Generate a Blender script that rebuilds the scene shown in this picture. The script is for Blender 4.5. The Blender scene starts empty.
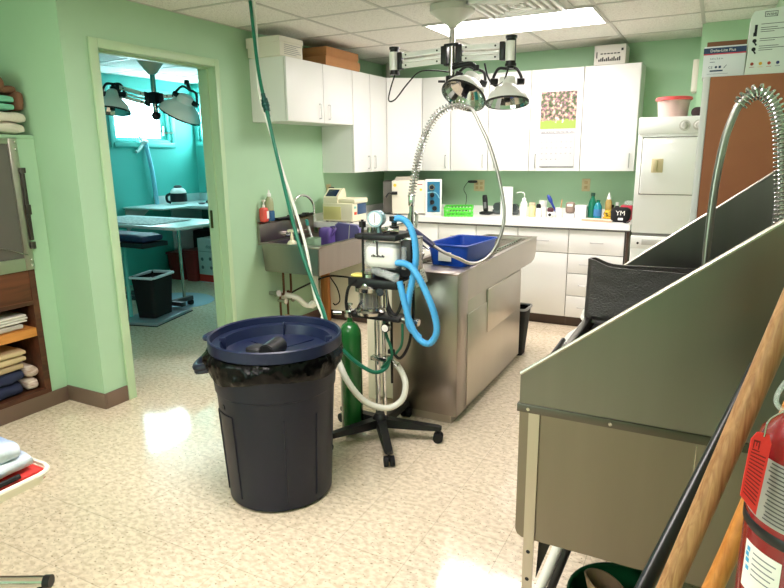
import bpy, bmesh, math, random
from mathutils import Vector, Matrix, noise
random.seed(7)
PI = math.pi
scene = bpy.context.scene
COL = scene.collection
V = Vector

# ------------------------------------------------------------------ materials
def lin(c):
    return tuple(((x / 255) / 12.92 if x / 255 <= 0.04045 else ((x / 255 + 0.055) / 1.055) ** 2.4) for x in c)

MATS = {}
def mat(name, rgb=(200, 200, 200), rough=0.5, metal=0.0, var=0.0, vscale=8.0, bump=0.0, bscale=60.0,
        stretch=(1, 1, 1), rgb2=None, trans=0.0, ior=1.45, coat=0.0, emit=0.0, aniso=0.0, spec=None, rvar=0.0, alpha=1.0, sss=0.0):
    if name in MATS:
        return MATS[name]
    m = bpy.data.materials.new(name)
    m.use_nodes = True
    nt = m.node_tree
    N, L = nt.nodes, nt.links
    b = N['Principled BSDF']
    c = lin(rgb)
    b.inputs['Base Color'].default_value = (*c, 1)
    b.inputs['Roughness'].default_value = rough
    b.inputs['Metallic'].default_value = metal
    b.inputs['IOR'].default_value = ior
    b.inputs['Transmission Weight'].default_value = trans
    b.inputs['Coat Weight'].default_value = coat
    b.inputs['Alpha'].default_value = alpha
    if spec is not None:
        b.inputs['Specular IOR Level'].default_value = spec
    if aniso:
        b.inputs['Anisotropic'].default_value = aniso
    if emit:
        b.inputs['Emission Color'].default_value = (*c, 1)
        b.inputs['Emission Strength'].default_value = emit
    if var or bump or rgb2 or rvar:
        tc = N.new('ShaderNodeTexCoord')
        mp = N.new('ShaderNodeMapping')
        mp.inputs['Scale'].default_value = stretch
        L.new(tc.outputs['Object'], mp.inputs['Vector'])
        if var or rgb2:
            n = N.new('ShaderNodeTexNoise')
            n.inputs['Scale'].default_value = vscale
            n.inputs['Detail'].default_value = 5
            L.new(mp.outputs['Vector'], n.inputs['Vector'])
            r = N.new('ShaderNodeValToRGB')
            r.color_ramp.elements[0].position = 0.35
            r.color_ramp.elements[1].position = 0.65
            c2 = lin(rgb2) if rgb2 else tuple(min(1, x * (1 + var)) for x in c)
            c1 = c if rgb2 else tuple(x * (1 - var) for x in c)
            r.color_ramp.elements[0].color = (*c1, 1)
            r.color_ramp.elements[1].color = (*c2, 1)
            L.new(n.outputs['Fac'], r.inputs['Fac'])
            L.new(r.outputs['Color'], b.inputs['Base Color'])
        if rvar:
            n3 = N.new('ShaderNodeTexNoise')
            n3.inputs['Scale'].default_value = vscale
            n3.inputs['Detail'].default_value = 4
            L.new(mp.outputs['Vector'], n3.inputs['Vector'])
            mr = N.new('ShaderNodeMapRange')
            mr.inputs['To Min'].default_value = max(0.02, rough - rvar)
            mr.inputs['To Max'].default_value = rough + rvar
            L.new(n3.outputs['Fac'], mr.inputs['Value'])
            L.new(mr.outputs['Result'], b.inputs['Roughness'])
        if bump:
            n2 = N.new('ShaderNodeTexNoise')
            n2.inputs['Scale'].default_value = bscale
            n2.inputs['Detail'].default_value = 4
            L.new(mp.outputs['Vector'], n2.inputs['Vector'])
            bp = N.new('ShaderNodeBump')
            bp.inputs['Strength'].default_value = bump
            bp.inputs['Distance'].default_value = 0.01
            L.new(n2.outputs['Fac'], bp.inputs['Height'])
            L.new(bp.outputs['Normal'], b.inputs['Normal'])
    MATS[name] = m
    return m

def wood(name, dark, light, stretch, scale=6.0, rough=0.45):
    if name in MATS:
        return MATS[name]
    m = mat(name, dark, rough)
    nt = m.node_tree; N, L = nt.nodes, nt.links
    b = N['Principled BSDF']
    tc = N.new('ShaderNodeTexCoord'); mp = N.new('ShaderNodeMapping')
    mp.inputs['Scale'].default_value = stretch
    L.new(tc.outputs['Object'], mp.inputs['Vector'])
    w = N.new('ShaderNodeTexNoise'); w.inputs['Scale'].default_value = scale
    w.inputs['Detail'].default_value = 8; w.inputs['Distortion'].default_value = 1.2
    L.new(mp.outputs['Vector'], w.inputs['Vector'])
    r = N.new('ShaderNodeValToRGB')
    r.color_ramp.elements[0].position = 0.32; r.color_ramp.elements[1].position = 0.68
    r.color_ramp.elements[0].color = (*lin(dark), 1); r.color_ramp.elements[1].color = (*lin(light), 1)
    L.new(w.outputs['Fac'], r.inputs['Fac']); L.new(r.outputs['Color'], b.inputs['Base Color'])
    return m

def floor_mat():
    m = mat('speckled_vinyl_tile', (214, 198, 166), 0.2)
    nt = m.node_tree; N, L = nt.nodes, nt.links
    b = N['Principled BSDF']
    b.inputs['Specular IOR Level'].default_value = 0.6
    tc = N.new('ShaderNodeTexCoord')
    mp = N.new('ShaderNodeMapping'); mp.inputs['Scale'].default_value = (1, 1.5, 1)
    mp.inputs['Rotation'].default_value = (0, 0, 0.4)
    L.new(tc.outputs['Object'], mp.inputs['Vector'])
    base = N.new('ShaderNodeTexNoise'); base.inputs['Scale'].default_value = 34; base.inputs['Detail'].default_value = 3
    L.new(mp.outputs['Vector'], base.inputs['Vector'])
    r1 = N.new('ShaderNodeValToRGB')
    r1.color_ramp.elements[0].position = 0.38; r1.color_ramp.elements[0].color = (*lin((210, 192, 166)), 1)
    r1.color_ramp.elements[1].position = 0.6; r1.color_ramp.elements[1].color = (*lin((234, 218, 194)), 1)
    L.new(base.outputs['Fac'], r1.inputs['Fac'])
    n2 = N.new('ShaderNodeTexNoise'); n2.inputs['Scale'].default_value = 75; n2.inputs['Detail'].default_value = 2
    L.new(mp.outputs['Vector'], n2.inputs['Vector'])
    r2 = N.new('ShaderNodeValToRGB')
    r2.color_ramp.elements[0].position = 0.31; r2.color_ramp.elements[0].color = (1, 1, 1, 1)
    r2.color_ramp.elements[1].position = 0.36; r2.color_ramp.elements[1].color = (0, 0, 0, 1)
    L.new(n2.outputs['Fac'], r2.inputs['Fac'])
    mx = N.new('ShaderNodeMixRGB'); mx.inputs['Color2'].default_value = (*lin((140, 122, 96)), 1)
    L.new(r2.outputs['Color'], mx.inputs['Fac']); L.new(r1.outputs['Color'], mx.inputs['Color1'])
    # tile joints every 0.305 m
    sep = N.new('ShaderNodeSeparateXYZ'); L.new(tc.outputs['Object'], sep.inputs['Vector'])
    fac = None
    for ax, off in (('X', 0.135), ('Y', 0.02)):
        a = N.new('ShaderNodeMath'); a.operation = 'ADD'; a.inputs[1].default_value = 30.5 + off
        L.new(sep.outputs[ax], a.inputs[0])
        d = N.new('ShaderNodeMath'); d.operation = 'DIVIDE'; d.inputs[1].default_value = 0.305
        L.new(a.outputs[0], d.inputs[0])
        f = N.new('ShaderNodeMath'); f.operation = 'FRACT'; L.new(d.outputs[0], f.inputs[0])
        lt = N.new('ShaderNodeMath'); lt.operation = 'LESS_THAN'; lt.inputs[1].default_value = 0.008
        L.new(f.outputs[0], lt.inputs[0])
        if fac is None:
            fac = lt
        else:
            mxm = N.new('ShaderNodeMath'); mxm.operation = 'MAXIMUM'
            L.new(fac.outputs[0], mxm.inputs[0]); L.new(lt.outputs[0], mxm.inputs[1]); fac = mxm
    mul = N.new('ShaderNodeMath'); mul.operation = 'MULTIPLY'; mul.inputs[1].default_value = 0.45
    L.new(fac.outputs[0], mul.inputs[0])
    mx2 = N.new('ShaderNodeMixRGB'); mx2.inputs['Color2'].default_value = (*lin((120, 104, 80)), 1)
    L.new(mul.outputs[0], mx2.inputs['Fac']); L.new(mx.outputs['Color'], mx2.inputs['Color1'])
    L.new(mx2.outputs['Color'], b.inputs['Base Color'])
    n4 = N.new('ShaderNodeTexNoise'); n4.inputs['Scale'].default_value = 3.0; n4.inputs['Detail'].default_value = 3
    L.new(tc.outputs['Object'], n4.inputs['Vector'])
    mr = N.new('ShaderNodeMapRange'); mr.inputs['To Min'].default_value = 0.05; mr.inputs['To Max'].default_value = 0.15
    L.new(n4.outputs['Fac'], mr.inputs['Value']); L.new(mr.outputs['Result'], b.inputs['Roughness'])
    return m

def ceiling_mat():
    m = mat('acoustic_tile', (205, 200, 190), 0.95)
    nt = m.node_tree; N, L = nt.nodes, nt.links
    b = N['Principled BSDF']
    tc = N.new('ShaderNodeTexCoord')
    n2 = N.new('ShaderNodeTexNoise'); n2.inputs['Scale'].default_value = 160; n2.inputs['Detail'].default_value = 3
    L.new(tc.outputs['Object'], n2.inputs['Vector'])
    r2 = N.new('ShaderNodeValToRGB')
    r2.color_ramp.elements[0].position = 0.36; r2.color_ramp.elements[0].color = (*lin((190, 186, 178)), 1)
    r2.color_ramp.elements[1].position = 0.46; r2.color_ramp.elements[1].color = (*lin((230, 227, 220)), 1)
    L.new(n2.outputs['Fac'], r2.inputs['Fac']); L.new(r2.outputs['Color'], b.inputs['Base Color'])
    bp = N.new('ShaderNodeBump'); bp.inputs['Strength'].default_value = 0.4; bp.inputs['Distance'].default_value = 0.004
    L.new(n2.outputs['Fac'], bp.inputs['Height']); L.new(bp.outputs['Normal'], b.inputs['Normal'])
    return m

GUARD = mat('guard_stainless', (126, 125, 120), 0.3, 1.0, var=0.035, vscale=2.5, stretch=(5, 5, 0.35), rvar=0.03)
STEEL = mat('brushed_stainless', (160, 150, 142), 0.3, 1.0, var=0.035, vscale=2.5, stretch=(5, 5, 0.35), rvar=0.03)
STEEL2 = mat('satin_stainless', (190, 183, 172), 0.34, 1.0, var=0.03, vscale=1.6, stretch=(3, 3, 0.4), rvar=0.03)
CHROME = mat('chrome', (222, 222, 224), 0.08, 1.0)
DCHROME = mat('worn_chrome', (190, 188, 182), 0.2, 1.0)
BLACK = mat('black_plastic', (20, 20, 22), 0.4)
BLACKM = mat('black_matte', (14, 14, 15), 0.75)
WHITE = mat('white_laminate', (228, 228, 225), 0.4)
GAP = mat('painted_gap_shade', (84, 82, 78), 0.7)  # painted shade for the gaps between cupboard fronts
WHITE2 = mat('white_plastic', (236, 236, 232), 0.4)
ENAMEL = mat('white_enamel', (248, 248, 246), 0.25, coat=0.3)
CREAM = mat('cream_plastic', (226, 218, 190), 0.45)
PAPER = mat('paper', (232, 230, 224), 0.8)
INK = mat('ink', (30, 30, 36), 0.8)
GREYINK = mat('grey_ink', (120, 120, 126), 0.8)
GREEN = mat('green_wall_paint', (166, 201, 166), 0.55, var=0.025, vscale=2.2, bump=0.05, bscale=220)
GREEND = mat('deep_green_wall_paint', (138, 178, 138), 0.55, var=0.025, vscale=2.2, bump=0.05, bscale=220)
GREENT = mat('green_trim_paint', (180, 207, 168), 0.35)
TEAL = mat('teal_wall_paint', (86, 186, 176), 0.6, var=0.03, vscale=2)
TEALT = mat('teal_trim_paint', (104, 200, 192), 0.4)
BASEB = mat('brown_vinyl_base', (112, 92, 78), 0.45)
HANDLE = mat('brushed_handle', (196, 196, 196), 0.3, 1.0)
GLASS = mat('clear_glass', (150, 156, 156), 0.05, alpha=0.14)
CLEARP = mat('clear_plastic', (226, 232, 230), 0.12, alpha=0.3)

# ------------------------------------------------------------------ mesh builder
def rotm(axis):
    z = V(axis).normalized()
    return z.to_track_quat('Z', 'Y').to_matrix()

class MB:
    def __init__(s):
        s.bm = bmesh.new()
    def _xf(s, vs, M):
        if M is not None:
            for v in vs:
                v.co = M @ v.co
    def box(s, x0, x1, y0, y1, z0, z1, bev=0.0, seg=2, M=None):
        bm = s.bm
        n0 = set(bm.verts)
        vs = [bm.verts.new((x, y, z)) for z in (z0, z1) for y in (y0, y1) for x in (x0, x1)]
        fs = [(0, 2, 3, 1), (4, 5, 7, 6), (0, 1, 5, 4), (2, 6, 7, 3), (0, 4, 6, 2), (1, 3, 7, 5)]
        faces = [bm.faces.new([vs[i] for i in f]) for f in fs]
        if bev > 0:
            bev = min(bev, 0.49 * min(abs(x1 - x0), abs(y1 - y0), abs(z1 - z0)))
            es = list({e for f in faces for e in f.edges})
            bmesh.ops.bevel(bm, geom=es, offset=bev, segments=seg, profile=0.5, affect='EDGES')
        if M is not None:
            s._xf([v for v in bm.verts if v not in n0], M)
        return s
    def ring(s, c, r, n, M3, ry=None):
        return [s.bm.verts.new(V(c) + M3 @ V((r * math.cos(2 * PI * i / n), (ry or r) * math.sin(2 * PI * i / n), 0))) for i in range(n)]
    def _bridge(s, a, b):
        n = len(a)
        for i in range(n):
            try:
                s.bm.faces.new((a[i], a[(i + 1) % n], b[(i + 1) % n], b[i]))
            except ValueError:
                pass
    def cyl(s, p0, p1, r0, r1=None, n=20, cap=True):
        r1 = r0 if r1 is None else r1
        p0, p1 = V(p0), V(p1)
        M3 = rotm(p1 - p0)
        a = s.ring(p0, r0, n, M3); b = s.ring(p1, r1, n, M3)
        s._bridge(a, b)
        if cap:
            s.bm.faces.new(a[::-1]); s.bm.faces.new(b)
        return s
    def lathe(s, prof, c=(0, 0, 0), axis=(0, 0, 1), n=28, capa=True, capb=True, wob=None):
        M3 = rotm(axis); c = V(c)
        rings = []
        for k, (r, z) in enumerate(prof):
            vs = []
            for i in range(n):
                t = 2 * PI * i / n
                rr, zz = (r, z) if wob is None else wob(t, k, r, z)
                vs.append(s.bm.verts.new(c + M3 @ V((rr * math.cos(t), rr * math.sin(t), zz))))
            rings.append(vs)
        for a, b in zip(rings, rings[1:]):
            s._bridge(a, b)
        if capa:
            s.bm.faces.new(rings[0][::-1])
        if capb:
            s.bm.faces.new(rings[-1])
        return s
    def tube(s, pts, r, n=10, sub=6, smooth=True, closed=False, rf=None, cap=True):
        P = spline(pts, sub, closed) if smooth else [V(p) for p in pts]
        m = len(P)
        rings = []
        up = None
        for i, p in enumerate(P):
            a = P[(i - 1) % m] if (closed or i > 0) else P[i]
            b = P[(i + 1) % m] if (closed or i < m - 1) else P[i]
            t = (b - a).normalized()
            if up is None:
                up = V((0, 0, 1)) if abs(t.z) < 0.9 else V((1, 0, 0))
            u = (up - t * up.dot(t)).normalized()
            v = t.cross(u)
            up = u
            rr = r if rf is None else r * rf(i)
            rings.append([s.bm.verts.new(p + (u * math.cos(2 * PI * k / n) + v * math.sin(2 * PI * k / n)) * rr) for k in range(n)])
        for a, b in zip(rings, rings[1:]):
            s._bridge(a, b)
        if closed:
            s._bridge(rings[-1], rings[0])
        elif cap:
            s.bm.faces.new(rings[0][::-1]); s.bm.faces.new(rings[-1])
        return s
    def helix(s, path, R, r, pitch, n=6, seg=12):
        P = spline(path, 10)
        Ls = [0]
        for a, b in zip(P, P[1:]):
            Ls.append(Ls[-1] + (b - a).length)
        tot = Ls[-1]
        turns = tot / pitch
        cnt = int(turns * seg)
        out = []
        up = V((0, 1, 0.01)); j = 0
        for i in range(cnt + 1):
            d = tot * i / cnt
            while j < len(Ls) - 2 and Ls[j + 1] < d:
                j += 1
            f = (d - Ls[j]) / max(1e-9, Ls[j + 1] - Ls[j])
            p = P[j].lerp(P[j + 1], f)
            t = (P[j + 1] - P[j]).normalized()
            u = (up - t * up.dot(t)).normalized(); v = t.cross(u); up = u
            a = 2 * PI * i / seg
            RR = R(i / cnt) if callable(R) else R
            out.append(p + (u * math.cos(a) + v * math.sin(a)) * RR)
        return s.tube(out, r, n=n, smooth=False)
    def prism(s, poly, axis, a0, a1):
        f = {'x': lambda p, q, a: (a, p, q), 'y': lambda p, q, a: (p, a, q), 'z': lambda p, q, a: (p, q, a)}[axis]
        A = [s.bm.verts.new(f(p, q, a0)) for p, q in poly]
        B = [s.bm.verts.new(f(p, q, a1)) for p, q in poly]
        s._bridge(A, B)
        s.bm.faces.new(A[::-1]); s.bm.faces.new(B)
        return s
    def ball(s, c, rx, ry=None, rz=None, n=16, m=10, M3=None):
        ry = rx if ry is None else ry; rz = rx if rz is None else rz
        prof = []
        rings = []
        c = V(c)
        M3 = M3 or Matrix.Identity(3)
        for k in range(1, m):
            ph = PI * k / m
            rings.append([s.bm.verts.new(c + M3 @ V((rx * math.sin(ph) * math.cos(2 * PI * i / n), ry * math.sin(ph) * math.sin(2 * PI * i / n), -rz * math.cos(ph)))) for i in range(n)])
        for a, b in zip(rings, rings[1:]):
            s._bridge(a, b)
        bot = s.bm.verts.new(c + M3 @ V((0, 0, -rz))); top = s.bm.verts.new(c + M3 @ V((0, 0, rz)))
        for i in range(n):
            s.bm.faces.new((rings[0][(i + 1) % n], rings[0][i], bot))
            s.bm.faces.new((rings[-1][i], rings[-1][(i + 1) % n], top))
        return s
    def sheet(s, f, nu, nv, thick=0.0):
        g = [[s.bm.verts.new(f(i / nu, j / nv)) for j in range(nv + 1)] for i in range(nu + 1)]
        faces = []
        for i in range(nu):
            for j in range(nv):
                faces.append(s.bm.faces.new((g[i][j], g[i + 1][j], g[i + 1][j + 1], g[i][j + 1])))
        if thick:
            bmesh.ops.recalc_face_normals(s.bm, faces=faces)
            bmesh.ops.solidify(s.bm, geom=faces, thickness=thick)
        return s
    def slab(s, x0, x1, y0, y1, z0, z1, amp=0.006, freq=14, n=10, seed=0, rnd=0.5):
        """soft folded cloth slab: rounded box, jittered"""
        cx, cy, cz = (x0 + x1) / 2, (y0 + y1) / 2, (z0 + z1) / 2
        hx, hy, hz = (x1 - x0) / 2, (y1 - y0) / 2, (z1 - z0) / 2
        bm = bmesh.new()
        bmesh.ops.create_cube(bm, size=2)
        bmesh.ops.subdivide_edges(bm, edges=bm.edges[:], cuts=n, use_grid_fill=True)
        rr = min(hx, hy, hz) * 2 * rnd * 0.98
        rr = min(rr, min(hx, hy, hz) * 0.98)
        new = {}
        for v in bm.verts:
            p = V((v.co.x * hx, v.co.y * hy, v.co.z * hz))
            q = V((max(-hx + rr, min(hx - rr, p.x)), max(-hy + rr, min(hy - rr, p.y)), max(-hz + rr, min(hz - rr, p.z))))
            d = p - q
            if d.length > 1e-9:
                p = q + d.normalized() * rr
            w = noise.noise_vector((p + V((seed * 3.1, seed, cz * 9))) * freq)
            p += V((w.x * amp, w.y * amp, w.z * amp * 0.7))
            p.z = max(p.z, -hz)
            new[v] = s.bm.verts.new((cx + p.x, cy + p.y, cz + p.z))
        for f in bm.faces:
            s.bm.faces.new([new[v] for v in f.verts])
        bm.free()
        return s
    def xform(s, M):
        for v in s.bm.verts:
            v.co = M @ v.co
        return s
    def rot(s, ang, axis='Z', about=(0, 0, 0)):
        T = Matrix.Translation(V(about))
        return s.xform(T @ Matrix.Rotation(ang, 4, axis) @ T.inverted())
    def text(s, txt, size, origin, right, up, depth=0.0006, align='LEFT'):
        cu = bpy.data.curves.new('t', 'FONT')
        cu.body = txt; cu.size = size; cu.extrude = depth; cu.align_x = align
        cu.resolution_u = 2
        o = bpy.data.objects.new('t', cu)
        COL.objects.link(o)
        dg = bpy.context.evaluated_depsgraph_get(); dg.update()
        me = bpy.data.meshes.new_from_object(o.evaluated_get(dg))
        r = V(right).normalized(); u = V(up).normalized(); w = r.cross(u)
        M = Matrix(((r.x, u.x, w.x, origin[0]), (r.y, u.y, w.y, origin[1]), (r.z, u.z, w.z, origin[2]), (0, 0, 0, 1)))
        vs = [s.bm.verts.new(M @ v.co) for v in me.vertices]
        for p in me.polygons:
            try:
                s.bm.faces.new([vs[i] for i in p.vertices])
            except ValueError:
                pass
        bpy.data.objects.remove(o); bpy.data.curves.remove(cu); bpy.data.meshes.remove(me)
        return s

def spline(pts, sub=6, closed=False):
    P = [V(p) for p in pts]
    n = len(P)
    out = []
    rng = n if closed else n - 1
    for i in range(rng):
        p1, p2 = P[i], P[(i + 1) % n]
        p0 = P[(i - 1) % n] if (closed or i > 0) else p1 * 2 - p2
        p3 = P[(i + 2) % n] if (closed or i < n - 2) else p2 * 2 - p1
        for k in range(sub):
            t = k / sub
            out.append(0.5 * ((2 * p1) + (p2 - p0) * t + (2 * p0 - 5 * p1 + 4 * p2 - p3) * t * t + (3 * p1 - p0 - 3 * p2 + p3) * t ** 3))
    if not closed:
        out.append(P[-1])
    return out

def root_of(o):
    while o.parent:
        o = o.parent
    return o

def obj(name, mb, m, parent=None, sharp=38, kind=None, loc=None, label=None):
    """links what mb holds as one mesh object; coordinates in mb are world coordinates"""
    bm = mb.bm
    bmesh.ops.recalc_face_normals(bm, faces=bm.faces[:])
    me = bpy.data.meshes.new(name)
    if parent is not None:
        off = root_of(parent).location.copy()
    elif loc is not None:
        off = V(loc)
    else:
        off = V((0, 0, 0))
    for v in bm.verts:
        v.co -= off
    bm.to_mesh(me); bm.free()
    me.materials.append(m)
    for p in me.polygons:
        p.use_smooth = True
    me.set_sharp_from_angle(angle=math.radians(sharp))
    o = bpy.data.objects.new(name, me)
    COL.objects.link(o)
    if parent is not None:
        o.parent = parent
    else:
        o.location = off
    if kind:
        o['kind'] = kind
    if label:
        o['label'] = label
    return o

def thing(name, label, cat, loc, group=None):
    o = bpy.data.objects.new(name, None)
    o.empty_display_size = 0.05
    COL.objects.link(o)
    o.location = loc
    return tag(o, label, cat, group)

def tag(o, label, cat, group=None):
    o['label'] = label; o['category'] = cat
    if group:
        o['group'] = group
    return o

def solo(name, mb, m, label, cat, group=None, sharp=38, loc=None):
    return tag(obj(name, mb, m, sharp=sharp, loc=loc), label, cat, group)

def struct(name, mb, m):
    return obj(name, mb, m, kind='structure')

def handle_bar(p0, p1, out, r=0.004):
    """a D shaped pull between p0 and p1 standing off along out"""
    p0, p1, out = V(p0), V(p1), V(out)
    d = (p1 - p0).normalized() * 0.006
    return MB().tube([p0, p0 + out * 0.8, p0 + out + d, p1 + out - d, p1 + out * 0.8, p1], r, n=8, sub=3)


# ------------------------------------------------------------------ the setting
H = 2.44
YB = 5.98
XR = 3.47
struct('floor', MB().box(-3.2, 3.6, -2.7, 6.4, -0.05, 0), floor_mat())
struct('ceiling', MB().box(-3.2, 3.6, -2.7, 6.4, H, H + 0.05), ceiling_mat())
grid = MB()
GM = mat('ceiling_grid_white', (190, 187, 180), 0.5)
for k in range(-5, 6):
    x = 0.608 * k
    grid.box(x - 0.012, x + 0.012, -2.7, 6.3, H - 0.004, H)
for k in range(-10, 5):
    y = 4.335 + 0.61 * k
    grid.box(-3.1, 3.5, y - 0.012, y + 0.012, H - 0.004, H)
struct('trim_1', grid, GM)

DY0, DY1, DZ = 2.52, 3.458, 2.137          # doorway in the left wall
w = MB().box(-0.14, 0, 2.30, DY0 - 0.012, 0, H).box(-0.14, 0, DY1 + 0.012, YB + 0.12, 0, H).box(-0.14, 0, DY0 - 0.012, DY1 + 0.012, DZ + 0.012, H)
struct('wall_left', w, GREEN)
struct('wall_niche', MB().box(-1.1, -0.1405, 2.301, 2.42, 0, H), GREEN)
struct('wall_niche_left', MB().box(-1.2, -1.08, -2.7, 2.42, 0, H), GREEN)
struct('wall_back', MB().box(-0.0, 3.15, YB, YB + 0.12, 0, H), GREEN)
struct('wall_back_right', MB().box(3.033, XR + 0.1, 5.36, YB, 0, H), GREEN)
struct('wall_right', MB().box(XR, XR + 0.12, -2.7, 5.36, 0, H), GREEN)
struct('wall_front', MB().box(-1.2, XR + 0.12, -2.7, -2.6, 0, H), GREEN)
# door casing and jamb
c = MB()
for x0, x1 in ((0, 0.016), (-0.156, -0.14)):
    c.box(x0, x1, DY0 - 0.058, DY0, 0, DZ + 0.052, 0.004)
    c.box(x0, x1, DY1, DY1 + 0.044, 0, DZ + 0.052, 0.004)
    c.box(x0, x1, DY0 - 0.0, DY1 + 0.0, DZ, DZ + 0.052, 0.004)
c.box(-0.14, 0, DY0 - 0.012, DY0, 0, DZ).box(-0.14, 0, DY1, DY1 + 0.012, 0, DZ).box(-0.14, 0, DY0, DY1, DZ, DZ + 0.012)
c.box(-0.10, -0.055, DY0, DY0 + 0.012, 0, DZ).box(-0.10, -0.055, DY1 - 0.012, DY1, 0, DZ).box(-0.10, -0.055, DY0, DY1, DZ - 0.012, DZ)
struct('door_1', c, GREENT)
solo('strike_plate', MB().box(-0.137, -0.112, DY1 - 0.004, DY1 - 0.0005, 0.99, 1.125, 0.003).box(-0.129, -0.12, DY1 - 0.006, DY1 - 0.003, 1.035, 1.08), mat('tarnished_brass', (120, 100, 66), 0.35, 1.0),
     'tarnished brass strike plate on the right jamb of the doorway', 'strike plate', loc=(-0.125, DY1, 1.05))
# base mouldings
def base(name, *boxes):
    b = MB()
    for q in boxes:
        b.box(*q, 0.003)
    struct(name, b, BASEB)
base('baseboard_left', (0, 0.012, 2.302, DY0 - 0.06, 0, 0.1), (0, 0.012, DY1 + 0.046, 4.66, 0, 0.1))
base('baseboard_niche', (-0.35, 0.012, 2.289, 2.301, 0, 0.1), (-0.352, -0.34, -2.6, 2.289, 0, 0.095))
base('baseboard_right', (XR - 0.012, XR, -2.6, 3.09, 0, 0.1), (XR - 0.012, XR, 4.0, 4.7, 0, 0.1))
# painted niche front beside the built-in cabinet
n = MB().box(-1.08, -0.352, 2.188, 2.30, 0.0, 1.635).box(-1.08, -0.345, -2.6, 2.30, 1.635, 1.655, 0.003)
n.box(-1.08, -0.36, -2.6, 2.188, 0, 0.094)
struct('trim_2', n, GREENT if False else GREEN)

# room seen through the doorway
struct('wall_far', MB().box(-3.09, -2.965, 2.42, 4.88, 0, H).box(-3.09, -2.965, 5.80, 6.32, 0, H).box(-3.09, -2.965, 4.88, 5.80, 0, 1.68).box(-3.09, -2.965, 4.88, 5.80, 2.29, H), TEAL)
struct('wall_far_right', MB().box(-2.965, -2.90, 6.2, 6.32, 0, H).box(-2.2, -0.0, 6.2, 6.32, 0, H).box(-2.90, -2.2, 6.2, 6.32, 0, 1.70).box(-2.90, -2.2, 6.2, 6.32, 2.33, H), TEAL)
struct('wall_far_side', MB().box(-0.155, -0.141, 2.42, 2.45, 0, H).box(-0.155, -0.141, 3.52, 6.2, 0, H).box(-0.155, -0.141, 2.46, 3.51, 2.2, H), TEAL)
struct('wall_far_front', MB().box(-2.965, -0.155, 2.421, 2.44, 0, H), TEAL)

# daylight outside the frosted panes
def pane_mat():
    m = mat('daylit_frosted_pane', (225, 250, 255), 0.5)
    nt = m.node_tree; N, L = nt.nodes, nt.links
    b = N['Principled BSDF']
    tc = N.new('ShaderNodeTexCoord'); n = N.new('ShaderNodeTexNoise')
    n.inputs['Scale'].default_value = 26; n.inputs['Detail'].default_value = 6
    L.new(tc.outputs['Object'], n.inputs['Vector'])
    r = N.new('ShaderNodeValToRGB')
    r.color_ramp.elements[0].position = 0.34; r.color_ramp.elements[0].color = (0.16, 0.34, 0.42, 1)
    r.color_ramp.elements[1].position = 0.46; r.color_ramp.elements[1].color = (0.62, 0.93, 1.0, 1)
    L.new(n.outputs['Fac'], r.inputs['Fac'])
    L.new(r.outputs['Color'], b.inputs['Emission Color'])
    b.inputs['Emission Strength'].default_value = WINDOW
    return m
WINDOW = 14.0
PANE = pane_mat()
def window(i, xy, a0, a1, z0, z1, ax):
    """frame, sash and pane; ax 'x' = in the far wall, 'y' = in the wall right of it"""
    f = MB()
    def B(mb, s0, s1, d0, d1, z0, z1):
        if ax == 'x':
            mb.box(xy - d1, xy - d0, s0, s1, z0, z1, 0.004) if False else mb.box(xy + d0, xy + d1, s0, s1, z0, z1, 0.003)
        else:
            mb.box(s0, s1, xy - d1, xy - d0, z0, z1, 0.003)
    t = 0.055
    B(f, a0 - t, a0, 0, 0.018, z0 - t, z1 + t); B(f, a1, a1 + t, 0, 0.018, z0 - t, z1 + t)
    B(f, a0, a1, 0, 0.018, z1, z1 + t); B(f, a0 - 0.02, a1 + 0.02, 0, 0.03, z0 - t, z0)
    B(f, a0, a0 + 0.035, -0.10, 0, z0, z1); B(f, a1 - 0.035, a1, -0.10, 0, z0, z1)
    B(f, a0, a1, -0.10, 0, z0, z0 + 0.03); B(f, a0, a1, -0.10, 0, z1 - 0.03, z1)
    w = obj('window_%d' % i, f, TEALT, kind='structure')
    s = MB()
    B(s, a0 + 0.035, a0 + 0.07, -0.09, -0.05, z0 + 0.03, z1 - 0.03); B(s, a1 - 0.12, a1 - 0.035, -0.09, -0.05, z0 + 0.03, z1 - 0.03)
    B(s, a0 + 0.07, a1 - 0.12, -0.09, -0.05, z0 + 0.03, z0 + 0.06); B(s, a0 + 0.07, a1 - 0.12, -0.09, -0.05, z1 - 0.07, z1 - 0.03)
    obj('sash', s, TEALT, w)
    g = MB(); B(g, a0 + 0.05, a1 - 0.10, -0.08, -0.07, z0 + 0.04, z1 - 0.05)
    obj('pane', g, PANE, w)
    l = MB(); B(l, a1 - 0.10, a1 - 0.085, -0.05, -0.03, z0 + 0.10, z0 + 0.2); B(l, a1 - 0.105, a1 - 0.08, -0.05, -0.035, z0 + 0.08, z0 + 0.12)
    obj('latch', l, HANDLE, w)
window(1, -2.965, 4.94, 5.80, 1.69, 2.26, 'x')
window(2, 6.2, -2.88, -2.2, 1.71, 2.33, 'y')

# added window, unseen in the front wall, its glow brightens the left wall
fw = obj('window_3', MB().box(-0.95, -0.89, -2.6, -2.585, 0.94, 2.16).box(0.59, 0.65, -2.6, -2.585, 0.94, 2.16).box(-0.89, 0.59, -2.6, -2.585, 2.10, 2.16).box(-0.89, 0.59, -2.6, -2.57, 0.94, 1.0), GREENT, kind='structure')  # frame of the added window, out of view
PANE2 = mat('added_glow_pane', (225, 248, 240), 0.5, emit=5.0)  # glow of the added window, an extra cool light source
obj('pane', MB().box(-0.88, 0.58, -2.599, -2.594, 1.01, 2.09), PANE2, fw)  # glowing pane of the added window

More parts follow.
